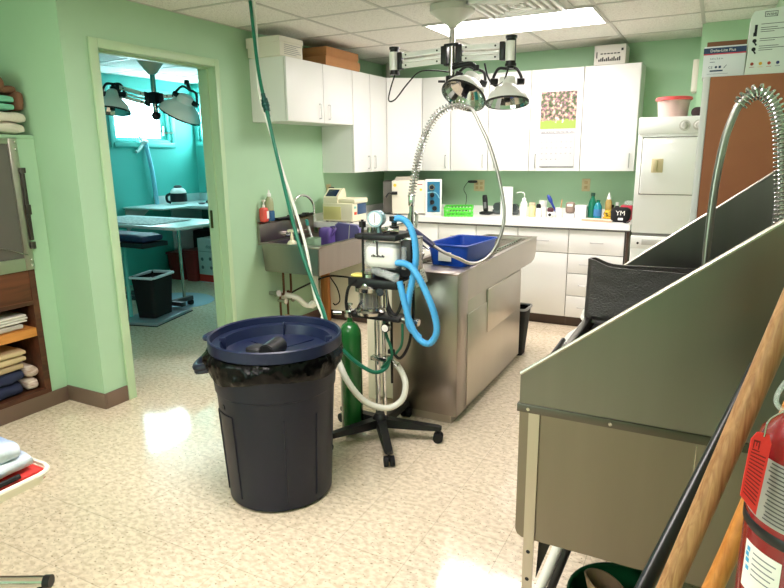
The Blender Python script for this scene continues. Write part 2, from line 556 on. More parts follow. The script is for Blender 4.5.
# ------------------------------------------------------------------ ceiling fittings
LIGHT = mat('lit_diffuser', (255, 247, 245), 0.5, emit=13.0)
def ceiling_light(x0, x1, y0, y1, label):
    t = thing('ceiling_light', label, 'ceiling light', ((x0 + x1) / 2, (y0 + y1) / 2, H))
    f = MB()
    f.box(x0, x1, y0, y0 + 0.022, H - 0.012, H - 0.0045).box(x0, x1, y1 - 0.022, y1, H - 0.012, H - 0.0045)
    f.box(x0, x0 + 0.022, y0 + 0.022, y1 - 0.022, H - 0.012, H - 0.0045).box(x1 - 0.022, x1, y0 + 0.022, y1 - 0.022, H - 0.012, H - 0.0045)
    obj('frame', f, GM, t)
    obj('diffuser', MB().box(x0 + 0.022, x1 - 0.022, y0 + 0.022, y1 - 0.022, H - 0.009, H - 0.005), LIGHT, t)
ceiling_light(1.216, 2.432, 4.335, 4.945, 'bright fluorescent ceiling panel beside the square air vent')
ceiling_light(1.216, 2.432, 1.285, 1.895, 'added fluorescent ceiling panel out of view above the front of the room')  # unseen panel added to light the foreground
ceiling_light(1.216, 2.432, -1.155, -0.545, 'added fluorescent ceiling panel out of view at the rear of the room')  # second added panel, unseen behind the camera, for more light

vx0, vx1, vy0, vy1 = 1.75, 2.28, 3.76, 4.32
t = thing('ceiling_vent', 'square white air vent of nested louvres in the ceiling', 'air vent', (2.0, 4.05, H))
vb = MB().box(vx0 - 0.03, vx1 + 0.03, vy0 - 0.03, vy1, H - 0.008, H - 0.0045)
obj('face_plate', vb, GM, t)
for k in range(5):
    m_ = MB(); a = 0.02 + 0.05 * k
    x0, x1, y0, y1 = vx0 + a, vx1 - a, vy0 + a, vy1 - a
    for q in ((x0, x1, y0, y0 + 0.02), (x0, x1, y1 - 0.02, y1), (x0, x0 + 0.02, y0, y1), (x1 - 0.02, x1, y0, y1)):
        m_.box(*q, H - 0.03 + 0.002 * k, H - 0.008, 0.003)
    obj('louvre', m_, WHITE2, t)

# ------------------------------------------------------------------ cupboards
DOORGAP = 0.0032
def upper_left(name, label, y0, y1, z0, z1, doors, xd=0.34):
    t = thing(name, label, 'wall cabinet', (0.17, (y0 + y1) / 2, z0))
    obj('body', MB().box(0.001, xd - 0.0215, y0, y1, z0, z1), WHITE, t)
    obj('door_gap_shadow', MB().box(xd - 0.0214, xd - 0.0195, y0 + 0.006, y1 - 0.006, z0 + 0.006, z1 - 0.006), GAP, t)  # grey sheet standing in for the shadow between the doors
    for a, b, hy in doors:
        d = obj('door', MB().box(xd - 0.019, xd, a + DOORGAP, b - DOORGAP, z0 + 0.002, z1 - 0.002, 0.002), WHITE, t)
        if hy is not None:
            obj('handle', handle_bar((xd, hy, z0 + 0.035), (xd, hy, z0 + 0.145), (0.022, 0, 0)), HANDLE, d)
upper_left('wall_cabinet', 'short white wall cabinet with two doors, nearest the doorway', 3.845, 4.79, 1.774, 2.235, [(3.845, 4.335, 4.267), (4.335, 4.79, 4.40)])
upper_left('wall_cabinet', 'tall white two-door wall cabinet on the left wall by the corner', 4.792, 5.42, 1.36, 2.235, [(4.792, 5.10, 5.04), (5.10, 5.42, 5.157)])
def upper_back(label, x0, x1, doors):
    z0, z1, yf = 1.355, 2.235, 5.65
    t = thing('wall_cabinet', label, 'wall cabinet', ((x0 + x1) / 2, 5.81, z0), )
    obj('body', MB().box(x0, x1, yf + 0.0215, YB - 0.001, z0, z1), WHITE, t)
    obj('door_gap_shadow', MB().box(x0 + 0.001, x1 - 0.006, yf + 0.0195, yf + 0.0214, z0 + 0.006, z1 - 0.006), GAP, t)  # same painted gap shadow behind the back wall doors
    for a, b, hx in doors:
        d = obj('door', MB().box(a + DOORGAP, b - DOORGAP, yf, yf + 0.019, z0 + 0.002, z1 - 0.002, 0.002), WHITE, t)
        obj('handle', handle_bar((hx, yf, z0 + 0.035), (hx, yf, z0 + 0.148), (0, -0.022, 0)), HANDLE, d)
t = thing('wall_cabinet', 'white corner wall cabinet with a diagonal door, above the autoclave', 'wall cabinet', (0.3, 5.7, 1.358))
obj('body', MB().prism([(0.001, 5.422), (0.328, 5.422), (0.60, 5.652), (0.611, 5.672), (0.611, YB - 0.001), (0.001, YB - 0.001)], 'z', 1.358, 2.235), WHITE, t)
d = obj('door', MB().prism([(0.343, 5.4225), (0.330, 5.4385), (0.597, 5.664), (0.610, 5.648)], 'z', 1.36, 2.233), WHITE, t)
obj('handle', handle_bar((0.565, 5.609, 1.392), (0.565, 5.609, 1.505), (0.0142, -0.0168, 0)), HANDLE, d)
upper_back('single-door white wall cabinet second from the back corner', 0.612, 0.913, [(0.612, 0.913, 0.865)])
upper_back('two-door white wall cabinet behind the hanging lamp heads', 0.914, 1.687, [(0.914, 1.293, 1.246), (1.293, 1.687, 1.36)])
upper_back('white wall cabinet with the picture calendar hung on its door', 1.688, 2.144, [(1.688, 2.144, 1.748)])
upper_back('white wall cabinet at the right end, above the green bottles', 2.145, 2.60, [(2.145, 2.60, 2.555)])

# worktop and base cupboards along the back wall and left corner
WT = mat('white_worktop', (240, 239, 235), 0.3)
poly = [(0.002, 4.57), (0.62, 4.57), (0.62, 5.34), (2.635, 5.34), (2.635, YB - 0.002), (0.002, YB - 0.002)]
wt = thing('worktop', 'long white L-shaped worktop along the back wall', 'worktop', (1.3, 5.66, 0.88))
obj('top', MB().prism(poly, 'z', 0.882, 0.932), WT, wt)
obj('upstand', MB().box(0.02, 2.62, YB - 0.02, YB - 0.002, 0.932, 1.0, 0.003).box(0.002, 0.02, 4.60, YB - 0.021, 0.932, 1.0, 0.003), WT, wt)
obj('edge_strip', MB().box(0.622, 2.635, 5.3385, 5.3405, 0.874, 0.884).box(0.6185, 0.6215, 4.57, 5.34, 0.874, 0.884), mat('dark_edge', (86, 84, 82), 0.5), wt)
TOE = mat('dark_toe_kick', (74, 56, 46), 0.5)
def base_unit(label, x0, x1, fronts):
    t = thing('base_cabinet', label, 'base cabinet', ((x0 + x1) / 2, 5.66, 0))
    yf = 5.36
    obj('body', MB().box(x0, x1, yf + 0.0215, YB - 0.003, 0.09, 0.873), WHITE, t)
    obj('front_gap_shadow', MB().box(x0 + 0.001, x1 - 0.001, yf + 0.0195, yf + 0.0214, 0.095, 0.873), GAP, t)  # dark sheet in place of shadow around drawers and doors
    obj('toe_kick', MB().box(x0, x1, yf + 0.045, yf + 0.055, 0, 0.09), TOE, t)
    for kind, a, b, z0, z1, hx in fronts:
        d = obj(kind, MB().box(a + 0.003, b - 0.003, yf, yf + 0.019, z0 + 0.003, z1 - 0.003, 0.002), WHITE, t)
        zc = (z0 + z1) / 2
        if kind == 'drawer' and hx:
            obj('handle', handle_bar((hx - 0.05, yf, zc), (hx + 0.05, yf, zc), (0, -0.022, 0)), HANDLE, d)
        elif hx:
            obj('handle', handle_bar((hx, yf, z1 - 0.16), (hx, yf, z1 - 0.05), (0, -0.022, 0)), HANDLE, d)
base_unit('white base cabinet in the corner under the autoclave', 0.64, 1.296, [('drawer', 0.913, 1.296, 0.66, 0.868, 1.1), ('door', 0.913, 1.296, 0.09, 0.66, 0.96), ('filler_panel', 0.64, 0.913, 0.09, 0.868, None)])
base_unit('white base cabinet behind the blue basin', 1.297, 1.692, [('drawer', 1.297, 1.692, 0.66, 0.868, 1.49), ('door', 1.297, 1.692, 0.09, 0.66, 1.34)])
base_unit('white base cabinet with one drawer above a plain door, behind the waste bin', 1.693, 2.142, [('drawer', 1.693, 2.142, 0.66, 0.868, 1.92), ('door', 1.693, 2.142, 0.09, 0.66, None)])
base_unit('white base cabinet with a stack of four drawers, at the right end', 2.143, 2.61, [('drawer', 2.143, 2.60, 0.66, 0.868, 2.38), ('drawer', 2.143, 2.60, 0.485, 0.66, 2.30), ('drawer', 2.143, 2.60, 0.285, 0.485, 2.30), ('drawer', 2.143, 2.60, 0.09, 0.285, 2.30)])
obj('gap_shade_panel', MB().box(2.611, 2.632, 5.37, YB - 0.003, 0.0, 0.873), TOE, [o for o in bpy.data.objects if o.get('label', '').startswith('white base cabinet with a stack')][0])  # dark sheet put in for the shade beside the laundry unit
t = thing('base_cabinet', 'cream base cabinet end beside the steel sink', 'base cabinet', (0.3, 5.0, 0))
CREAML = mat('cream_laminate', (222, 214, 192), 0.45)
obj('body', MB().box(0.002, 0.58, 4.665, 5.38, 0.1, 0.873), CREAML, t)
obj('toe_kick', MB().box(0.002, 0.53, 4.70, 5.36, 0, 0.1), TOE, t)
obj('door', MB().box(0.581, 0.60, 4.67, 5.335, 0.1, 0.868, 0.002), CREAML, t)
solo('wooden_post', MB().box(0.05, 0.13, 4.612, 4.652, 0, 0.88, 0.003), wood('pine', (168, 104, 52), (196, 132, 74), (1, 1, 0.1), 24), 'rough wooden post standing behind the steel sink', 'post', loc=(0.09, 4.64, 0))
# white cabinet left of the steel island
t = thing('cabinet', 'narrow off-white cabinet standing between the steel island and the sink', 'cabinet', (1.47, 3.4, 0))
obj('body', MB().box(1.385, 1.6, 3.175, 3.7, 0.02, 0.84, 0.004), CREAML, t)
obj('side_panel', MB().box(1.382, 1.45, 3.165, 3.175, 0.0, 0.84, 0.002).box(1.455, 1.6, 3.165, 3.175, 0.03, 0.84, 0.002), CREAML, t)

# ------------------------------------------------------------------ boxes on top of the wall cabinets
CARD = mat('brown_cardboard', (176, 124, 80), 0.8, var=0.05, vscale=5)
BOXW = mat('white_card', (214, 210, 196), 0.75)
t = thing('storage_box', 'white lidded cardboard file box with printed label on the left wall cabinet', 'box', (0.17, 3.93, 2.2355))
obj('body', MB().box(0.03, 0.33, 3.80, 4.08, 2.2355, 2.352, 0.003), BOXW, t)
obj('lid', MB().prism([(0.025, 2.30), (0.335, 2.335), (0.335, 2.37), (0.025, 2.37)], 'y', 3.792, 4.086), BOXW, t)
lb = MB()
for k in range(6):
    lb.box(0.3301, 0.3308, 3.85, 4.0 + 0.02 * ((k * 7) % 4), 2.25 + 0.013 * k, 2.2535 + 0.013 * k)
obj('printed_text', lb, GREYINK, t)
def flat_box(label, x0, x1, y0, y1, z0, z1):
    t = thing('cardboard_box', label, 'box', ((x0 + x1) / 2, (y0 + y1) / 2, z0))
    obj('body', MB().box(x0, x1, y0, y1, z0, z1 - 0.004, 0.002), CARD, t)
    obj('lid', MB().box(x0 - 0.004, x1 + 0.004, y0 - 0.004, y1 + 0.004, z0 + 0.02, z1, 0.002), CARD, t)
flat_box('flat brown cardboard box at the bottom of the pair on the left wall cabinet', 0.03, 0.335, 4.39, 4.93, 2.2355, 2.305)
flat_box('flat brown cardboard box on top of the pair on the left wall cabinet', 0.03, 0.325, 4.42, 4.92, 2.3055, 2.382)
t = thing('carton', 'white printed carton lying on top of the right end wall cabinet', 'box', (2.34, 5.75, 2.2355))
obj('body', MB().box(2.215, 2.465, 5.655, 5.90, 2.2355, 2.392, 0.002), mat('white_carton', (206, 203, 196), 0.7), t)
lb = MB()
for k in range(6):
    lb.box(2.265 + 0.027 * k, 2.285 + 0.027 * k, 5.6542, 5.655, 2.318, 2.327)
for k in range(12):
    lb.box(2.25 + 0.015 * k, 2.261 + 0.015 * k, 5.6542, 5.655, 2.262, 2.28 + 0.008 * (k % 3))
lb.box(2.232, 2.24, 5.6542, 5.655, 2.29, 2.34)
lb.box(2.43, 2.447, 5.6542, 5.655, 2.34, 2.36)
obj('printed_text', lb, INK, t)

# ------------------------------------------------------------------ calendar
t = thing('calendar', 'picture calendar hanging on a white wall cabinet door', 'calendar', (1.94, 5.648, 2.06))
def picture_mat():
    m = mat('garden_photo', (150, 150, 90), 0.5)
    nt = m.node_tree; N, L = nt.nodes, nt.links; b = N['Principled BSDF']
    tc = N.new('ShaderNodeTexCoord'); n = N.new('ShaderNodeTexNoise'); n.inputs['Scale'].default_value = 34; n.inputs['Detail'].default_value = 6
    L.new(tc.outputs['Object'], n.inputs['Vector'])
    r = N.new('ShaderNodeValToRGB'); e = r.color_ramp.elements
    e[0].position = 0.3; e[0].color = (*lin((52, 58, 40)), 1); e[1].position = 0.7; e[1].color = (*lin((232, 226, 222)), 1)
    for p, c in ((0.40, (86, 110, 60)), (0.47, (112, 84, 92)), (0.53, (168, 128, 138)), (0.59, (182, 170, 120))):
        q = e.new(p); q.color = (*lin(c), 1)
    L.new(n.outputs['Fac'], r.inputs['Fac'])
    sp = N.new('ShaderNodeSeparateXYZ'); L.new(tc.outputs['Object'], sp.inputs['Vector'])
    ad = N.new('ShaderNodeMath'); ad.operation = 'MULTIPLY_ADD'; ad.inputs[1].default_value = 0.12; L.new(n.outputs['Fac'], ad.inputs[0]); L.new(sp.outputs['Z'], ad.inputs[2])
    lt = N.new('ShaderNodeMath'); lt.operation = 'LESS_THAN'; lt.inputs[1].default_value = -0.205; L.new(ad.outputs[0], lt.inputs[0])
    mx = N.new('ShaderNodeMixRGB'); mx.inputs['Color2'].default_value = (*lin((150, 172, 78)), 1)
    L.new(lt.outputs[0], mx.inputs['Fac']); L.new(r.outputs['Color'], mx.inputs['Color1']); L.new(mx.outputs['Color'], b.inputs['Base Color'])
    return m
obj('picture_page', MB().box(1.781, 2.094, 5.645, 5.6485, 1.724, 2.042), picture_mat(), t)
obj('date_page', MB().box(1.786, 2.094, 5.640, 5.6485, 1.40, 1.7235), mat('calendar_paper', (190, 190, 190), 0.7), t)
obj('page_stack_edge', MB().box(1.79, 2.092, 5.6395, 5.6487, 1.391, 1.3995), mat('grey_page_edge', (120, 120, 122), 0.7), t)
g = MB().box(1.795, 2.088, 5.6394, 5.64, 1.683, 1.687)
for k, d in enumerate(('SUN', 'MON', 'TUE', 'WED', 'THU', 'FRI', 'SAT')):
    g.text(d, 0.017, (1.797 + 0.0425 * k, 5.6394, 1.69), (1, 0, 0), (0, 0, 1))
nday = 1
for row in range(5):
    for k in range(7):
        if (row == 0 and k < 2) or nday > 30:
            continue
        g.text(str(nday), 0.013, (1.80 + 0.0425 * k, 5.6394, 1.655 - 0.05 * row), (1, 0, 0), (0, 0, 1))
        nday += 1
obj('dates', g, mat('pale_ink', (105, 105, 110), 0.8), t)
solo('calendar_hook', MB().tube([(1.937, 5.649, 2.06), (1.937, 5.642, 2.06), (1.937, 5.641, 2.048)], 0.002, n=6), HANDLE, 'tiny metal hook above the picture calendar', 'hook', loc=(1.937, 5.649, 2.055))

# ------------------------------------------------------------------ outlets
PLATE = mat('almond_plate', (206, 188, 148), 0.4)
def outlet(label, c, ax, wd, hd, n=1):
    t = thing('power_outlet', label, 'power outlet', c)
    x, y, z = c
    q = MB(); s = MB()
    if ax == 'y':
        q.box(x - wd, x + wd, y - 0.006, y - 0.0005, z - hd, z + hd, 0.003)
        for i in range(n):
            xx = x + (i - (n - 1) / 2) * 0.046
            for dz in (-0.022, 0.022):
                s.box(xx - 0.015, xx + 0.015, y - 0.009, y - 0.006, z + dz - 0.014, z + dz + 0.014, 0.003)
    else:
        q.box(x + 0.0005, x + 0.006, y - wd, y + wd, z - hd, z + hd, 0.003)
        for dz in (-0.022, 0.022):
            s.box(x + 0.006, x + 0.009, y - 0.015, y + 0.015, z + dz - 0.014, z + dz + 0.014, 0.003)
    obj('plate', q, PLATE, t)
    obj('sockets', s, mat('almond_dark', (186, 160, 116), 0.4), t)
outlet('almond double power outlet with a black adapter, above the green basket', (1.10, YB, 1.20), 'y', 0.057, 0.057, 2)
outlet('almond power outlet on the back wall above the white square box', (2.152, YB, 1.218), 'y', 0.038, 0.058)
outlet('almond power outlet on the left wall with a black plug', (0, 4.875, 1.19), 'x', 0.038, 0.062)
t = thing('power_adapter', 'small black adapter with a thin cable, plugged in above the green basket', 'adapter', (1.05, YB - 0.03, 1.235))
obj('body', MB().slab(0.99, 1.085, YB - 0.05, YB - 0.0095, 1.225, 1.253, 0, n=3, rnd=0.45), BLACK, t)
obj('cable', MB().tube([(0.995, 5.94, 1.238), (0.96, 5.93, 1.19), (0.955, 5.93, 1.15), (0.985, 5.92, 1.10), (0.99, 5.90, 1.03), (0.985, 5.88, 0.98), (1.02, 5.85, 0.945)], 0.003, n=6), BLACK, t)
# ------------------------------------------------------------------ worktop machines
ZC = 0.9325
t = thing('centrifuge', 'cream bench centrifuge with a tilted blue display', 'centrifuge', (0.3, 4.8, ZC))
obj('body', MB().box(0.10, 0.42, 4.61, 4.85, ZC + 0.008, 1.10, 0.012).box(0.22, 0.43, 4.63, 4.87, 1.095, 1.14, 0.012), CREAM, t)
obj('front_panel', MB().box(0.115, 0.30, 4.605, 4.61, 0.955, 1.07, 0.002), mat('pale_yellow_panel', (206, 196, 132), 0.45), t)
obj('blue_panel', MB().box(0.4195, 0.425, 4.69, 4.84, 1.0, 1.095, 0.002), mat('slate_blue', (52, 78, 112), 0.4), t)
obj('warning_label', MB().box(0.4205, 0.424, 4.635, 4.675, 1.0, 1.025, 0.001), mat('orange_red', (214, 74, 40), 0.5), t)
obj('green_label', MB().box(0.4205, 0.424, 4.635, 4.67, 1.055, 1.075, 0.001), mat('aqua_label', (120, 190, 176), 0.5), t)
hd = obj('display_head', MB().prism([(4.615, 1.10), (4.62, 1.15), (4.71, 1.225), (4.75, 1.225), (4.78, 1.10)], 'x', 0.11, 0.26), CREAM, t)
obj('screen', MB().box(-0.055, 0.055, -0.045, 0.04, 0, 0.004, 0.001).rot(math.radians(40), 'X').xform(Matrix.Translation((0.185, 4.664, 1.1885))), mat('dark_blue_screen', (26, 40, 66), 0.15), hd)
pc = obj('power_cord', MB().tube([(0.05, 4.885, 1.212), (0.065, 4.91, 1.19), (0.06, 4.90, 1.08), (0.045, 4.87, 0.98), (0.05, 4.83, 0.942), (0.11, 4.80, 0.96)], 0.0045, n=7), BLACK, t)
obj('plug', MB().box(0.0095, 0.05, 4.86, 4.90, 1.198, 1.226, 0.006), BLACK, pc)
ft = MB()
for x in (0.13, 0.39):
    for y in (4.64, 4.82):
        ft.cyl((x, y, ZC), (x, y, ZC + 0.009), 0.012)
obj('rubber_feet', ft, BLACK, t)

# autoclave, turned slightly towards the room
t = thing('autoclave', 'cream autoclave with a blue control panel standing in the counter corner', 'autoclave', (0.6, 5.6, ZC))
A = Matrix.Translation((0.40, 5.40, ZC)) @ Matrix.Rotation(math.radians(25), 4, 'Z')
def AB(*q, **k):
    return MB().box(*q, **k).xform(A)
obj('body', AB(-0.09, 0.46, 0.012, 0.40, 0.02, 0.325, bev=0.006), mat('dark_grey_panel', (96, 92, 86), 0.4), t)
dd = obj('door', AB(0.0, 0.325, -0.03, 0.012, 0.012, 0.335, bev=0.006), mat('cream_enamel', (228, 222, 206), 0.35), t)
obj('latch', MB().cyl((0.0, -0.045, 0.215), (0.055, -0.045, 0.215), 0.016).tube([(0.0, -0.045, 0.215), (-0.03, -0.05, 0.212), (-0.06, -0.06, 0.175)], 0.009).box(0.03, 0.045, -0.045, -0.03, 0.205, 0.225).xform(A), BLACK, dd)
obj('badge', AB(0.252, 0.30, -0.031, -0.0302, 0.292, 0.30), mat('dark_red_print', (168, 52, 44), 0.5), dd)
obj('yellow_sticker', MB().cyl((0.03, -0.031, 0.29), (0.03, -0.030, 0.29), 0.016).cyl((0.285, -0.031, 0.245), (0.285, -0.030, 0.245), 0.012).xform(A), mat('warning_yellow', (232, 206, 60), 0.5), dd)
cp = obj('control_panel', AB(0.327, 0.49, -0.03, 0.012, 0.0, 0.345, bev=0.006), WHITE2, t)
obj('blue_fascia', AB(0.347, 0.472, -0.0315, -0.0302, 0.025, 0.322), mat('petrol_blue', (44, 116, 150), 0.4), cp)
obj('light_swoosh', MB().tube([(0.35, -0.0318, 0.215), (0.40, -0.0318, 0.222), (0.44, -0.0318, 0.205), (0.468, -0.0318, 0.16)], 0.005, n=6).xform(A), mat('pale_blue', (130, 190, 206), 0.4), cp)
obj('dial', MB().cyl((0.392, -0.045, 0.268), (0.392, -0.031, 0.268), 0.03).xform(A), DCHROME, cp)
obj('dial_face', MB().cyl((0.392, -0.046, 0.268), (0.392, -0.0452, 0.268), 0.02).xform(A), INK, cp)
for zz, xx in ((0.192, 0.395), (0.122, 0.395), (0.062, 0.42)):
    obj('knob', MB().cyl((xx, -0.055, zz), (xx, -0.031, zz), 0.02, 0.024).box(xx - 0.004, xx + 0.004, -0.066, -0.055, zz - 0.02, zz + 0.02, bev=0.002).xform(A), BLACK, cp)
ft = MB()
for x in (0.03, 0.43):
    for y in (0.03, 0.36):
        ft.cyl((x, y, 0), (x, y, 0.021), 0.015)
obj('feet', ft.xform(A), BLACK, t)
b = MB()
for k in range(5):
    b.box(0.02 + 0.004 * k, 0.24 - 0.006 * (k % 2), 0.06, 0.33, 0.3252 + 0.008 * k, 0.332 + 0.008 * k, bev=0.0015)
solo('paper_stack', b.xform(A), mat('pale_paper', (216, 208, 190), 0.8), 'low stack of papers lying on top of the autoclave', 'paper stack', loc=(0.45, 5.6, 1.258))

# green basket with instruments
GB = mat('lime_green_plastic', (92, 212, 70), 0.4)
t = thing('basket', 'lime green plastic basket holding metal instruments', 'basket', (1.05, 5.62, ZC))
BA = Matrix.Translation((1.03, 5.60, ZC)) @ Matrix.Rotation(math.radians(20), 4, 'Z')
b = MB()
hx, hy, hz = 0.135, 0.165, 0.085
b.box(-hx + 0.01, hx - 0.01, -hy + 0.01, hy - 0.01, 0.0, 0.006)
for s in (-1, 1):
    for zz in (0.008, 0.042, hz - 0.012):
        b.box(-hx, hx, s * hy - 0.003, s * hy + 0.003, zz - 0.006, zz + 0.008).box(s * hx - 0.003, s * hx + 0.003, -hy, hy, zz - 0.006, zz + 0.008)
    for k in range(9):
        x = -hx + 0.012 + k * (2 * hx - 0.024) / 8
        b.box(x - 0.005, x + 0.005, s * hy - 0.003, s * hy + 0.003, 0.0, hz - 0.01)
    for k in range(11):
        y = -hy + 0.012 + k * (2 * hy - 0.024) / 10
        b.box(s * hx - 0.003, s * hx + 0.003, y - 0.005, y + 0.005, 0.0, hz - 0.01)
obj('body', b.xform(BA), GB, t)
b = MB()
for s in (-1, 1):
    b.box(-hx - 0.008, hx + 0.008, s * hy - 0.006, s * hy + 0.008, hz - 0.006, hz + 0.002, bev=0.002)
    b.box(s * hx - 0.006, s * hx + 0.008, -hy, hy, hz - 0.006, hz + 0.002, bev=0.002)
obj('rim', b.xform(BA), GB, t)
for k in range(6):
    x = -0.10 + 0.033 * k
    m_ = MB().tube([(x, -0.12, 0.012 + 0.008 * k), (x + 0.02, 0.0, 0.045 + 0.004 * k), (x + 0.03, 0.14, 0.074)], 0.007, n=8).tube([(x + 0.012, -0.12, 0.012 + 0.008 * k), (x + 0.018, 0.0, 0.047 + 0.004 * k), (x + 0.035, 0.14, 0.076)], 0.006, n=8)
    solo('instrument', m_.xform(BA), DCHROME, 'metal clipper blade or instrument lying in the lime green basket', 'instrument', 'instruments in the green basket', loc=(0.98 + 0.03 * k, 5.58, ZC + 0.05))

# telephone stand
t = thing('phone_cradle', 'black cordless handset standing upright in its cradle beside the green basket', 'telephone', (1.22, 5.75, ZC))
obj('cradle', MB().slab(1.20, 1.32, 5.70, 5.80, ZC, ZC + 0.03, 0, n=4, rnd=0.4), BLACK, t)
hs = obj('handset', MB().slab(1.232, 1.282, 5.735, 5.765, ZC + 0.02, ZC + 0.19, 0, n=6, rnd=0.5).rot(-0.1, 'Y', (1.24, 5.75, ZC)), BLACK, t)
obj('keypad', MB().box(1.245, 1.272, 5.7335, 5.7345, ZC + 0.06, ZC + 0.12).rot(-0.1, 'Y', (1.24, 5.75, ZC)), mat('grey_plastic', (110, 110, 112), 0.5), hs)

def bottle(name, label, cat, prof, c, m, capm=None, capprof=None, n=24, group=None):
    t = thing(name, label, cat, (c[0], c[1], ZC if len(c) < 3 else c[2]))
    cc = (c[0], c[1], ZC if len(c) < 3 else c[2])
    obj('body', MB().lathe(prof, cc, n=n), m, t)
    if capprof:
        obj('cap', MB().lathe(capprof, cc, n=18), capm, t)
    return t
t = thing('paper_towel_roll', 'tall white paper towel roll standing on the worktop', 'paper towel', (1.47, 5.72, ZC))
obj('roll', MB().lathe([(0.02, 0.0), (0.058, 0.0), (0.0585, 0.004), (0.0585, 0.268), (0.058, 0.272), (0.02, 0.272), (0.02, 0.26)], (1.47, 5.72, ZC), n=36), mat('tissue_white', (244, 244, 242), 0.9), t)
obj('core', MB().lathe([(0.0195, 0.0), (0.0195, 0.27)], (1.47, 5.72, ZC), n=20), CARD, t)
t = thing('tape_dispenser', 'dark glassy grey desk item half hidden behind the paper towel roll', 'desk item', (1.38, 5.80, ZC))
obj('base', MB().slab(1.30, 1.56, 5.80, 5.87, ZC, ZC + 0.05, 0, n=5, rnd=0.3), mat('smoky_grey', (92, 98, 98), 0.25), t)
obj('hub', MB().cyl((1.35, 5.80, ZC + 0.075), (1.35, 5.86, ZC + 0.075), 0.04).cyl((1.52, 5.80, ZC + 0.07), (1.52, 5.86, ZC + 0.07), 0.035), mat('dark_smoke', (58, 66, 66), 0.3), t)
t = bottle('wash_bottle', 'white plastic wash bottle with a bent spout', 'bottle', [(0.03, 0), (0.033, 0.004), (0.033, 0.12), (0.02, 0.145), (0.014, 0.15)], (1.646, 5.70), WHITE2, WHITE2, [(0.018, 0.148), (0.018, 0.17), (0.006, 0.175)])
obj('spout', MB().tube([(1.646, 5.70, ZC + 0.17), (1.648, 5.70, ZC + 0.205), (1.635, 5.70, ZC + 0.222), (1.60, 5.70, ZC + 0.225), (1.57, 5.70, ZC + 0.215)], 0.0035, n=8), WHITE2, t)
bottle('jar', 'cream jar with a yellow label beside the wash bottle', 'jar', [(0.03, 0), (0.033, 0.004), (0.033, 0.095), (0.028, 0.105)], (1.722, 5.71), mat('pale_yellow', (232, 222, 160), 0.45), mat('beige_cap', (214, 190, 160), 0.5), [(0.031, 0.1055), (0.031, 0.13)])
bottle('jar', 'white screw-top jar behind the row of small bottles', 'jar', [(0.033, 0), (0.035, 0.004), (0.035, 0.11)], (1.80, 5.80), WHITE2, WHITE2, [(0.037, 0.1105), (0.037, 0.145)])
bottle('small_bottle', 'small white bottle with a round black cap', 'bottle', [(0.022, 0), (0.025, 0.004), (0.025, 0.07), (0.015, 0.085)], (1.79, 5.68), WHITE2, BLACK, [(0.02, 0.0855), (0.024, 0.10), (0.016, 0.122)])
bottle('pill_bottle', 'short plain white bottle between the black-capped bottle and the pen cup', 'bottle', [(0.019, 0), (0.021, 0.003), (0.021, 0.075)], (1.845, 5.68), WHITE2, WHITE2, [(0.0225, 0.0755), (0.0225, 0.095)])
t = thing('punch', 'small dark maroon and white desk gadget in front of the pen cup', 'desk item', (1.905, 5.66, ZC))
obj('body', MB().slab(1.878, 1.932, 5.64, 5.69, ZC, ZC + 0.06, 0, n=4, rnd=0.4), WHITE2, t)
obj('top', MB().slab(1.875, 1.935, 5.638, 5.692, ZC + 0.05, ZC + 0.095, 0, n=4, rnd=0.45), mat('maroon', (74, 30, 40), 0.4), t)
obj('knob', MB().cyl((1.905, 5.632, ZC + 0.03), (1.905, 5.641, ZC + 0.03), 0.014), BLACK, t)
t = thing('pen_cup', 'white pen cup holding a blue pen', 'cup', (1.972, 5.72, ZC))
obj('cup', MB().lathe([(0.03, 0), (0.032, 0.003), (0.036, 0.09), (0.033, 0.09), (0.03, 0.006)], (1.972, 5.72, ZC), n=24, capb=True), WHITE2, t)
solo('pen', MB().cyl((1.962, 5.72, ZC + 0.012), (1.90, 5.72, ZC + 0.13), 0.008, 0.011).lathe([(0.011, 0), (0.02, 0.03), (0.018, 0.06), (0.006, 0.085)], (1.90, 5.72, ZC + 0.13), (-0.46, 0, 0.88), n=12), mat('royal_blue', (36, 60, 150), 0.35), 'fat blue marker leaning out of the white pen cup', 'marker', loc=(1.95, 5.72, ZC + 0.01))
solo('pencil', MB().cyl((1.98, 5.715, ZC + 0.01), (1.992, 5.72, ZC + 0.165), 0.006, 0.006, n=8), wood('tan_wood', (186, 140, 90), (206, 166, 118), (1, 1, 1)), 'tan pencil standing in the white pen cup', 'pencil', loc=(1.98, 5.715, ZC + 0.01))
t = thing('label_maker', 'brown and grey desk gadget on a pale stand beside the pen cup', 'desk item', (2.07, 5.72, ZC))
obj('stand', MB().box(2.025, 2.115, 5.68, 5.76, ZC, ZC + 0.04, 0.005), mat('pale_grey_plastic', (206, 208, 212), 0.4), t)
obj('body', MB().slab(2.028, 2.112, 5.70, 5.76, ZC + 0.04, ZC + 0.145, 0, n=5, rnd=0.42), mat('taupe_plastic', (136, 116, 104), 0.45), t)
obj('window', MB().box(2.045, 2.095, 5.698, 5.7005, ZC + 0.105, ZC + 0.125, 0.001), PAPER, t)
t = thing('white_box', 'plain white square lidded box on the worktop', 'box', (2.17, 5.72, ZC))
obj('body', MB().box(2.122, 2.218, 5.68, 5.78, ZC, ZC + 0.098, 0.003), WHITE2, t)
obj('lid', MB().box(2.118, 2.222, 5.676, 5.784, ZC + 0.094, ZC + 0.118, 0.003), WHITE2, t)
GBT = mat('green_bottle_plastic', (22, 122, 92), 0.2, trans=0.25)
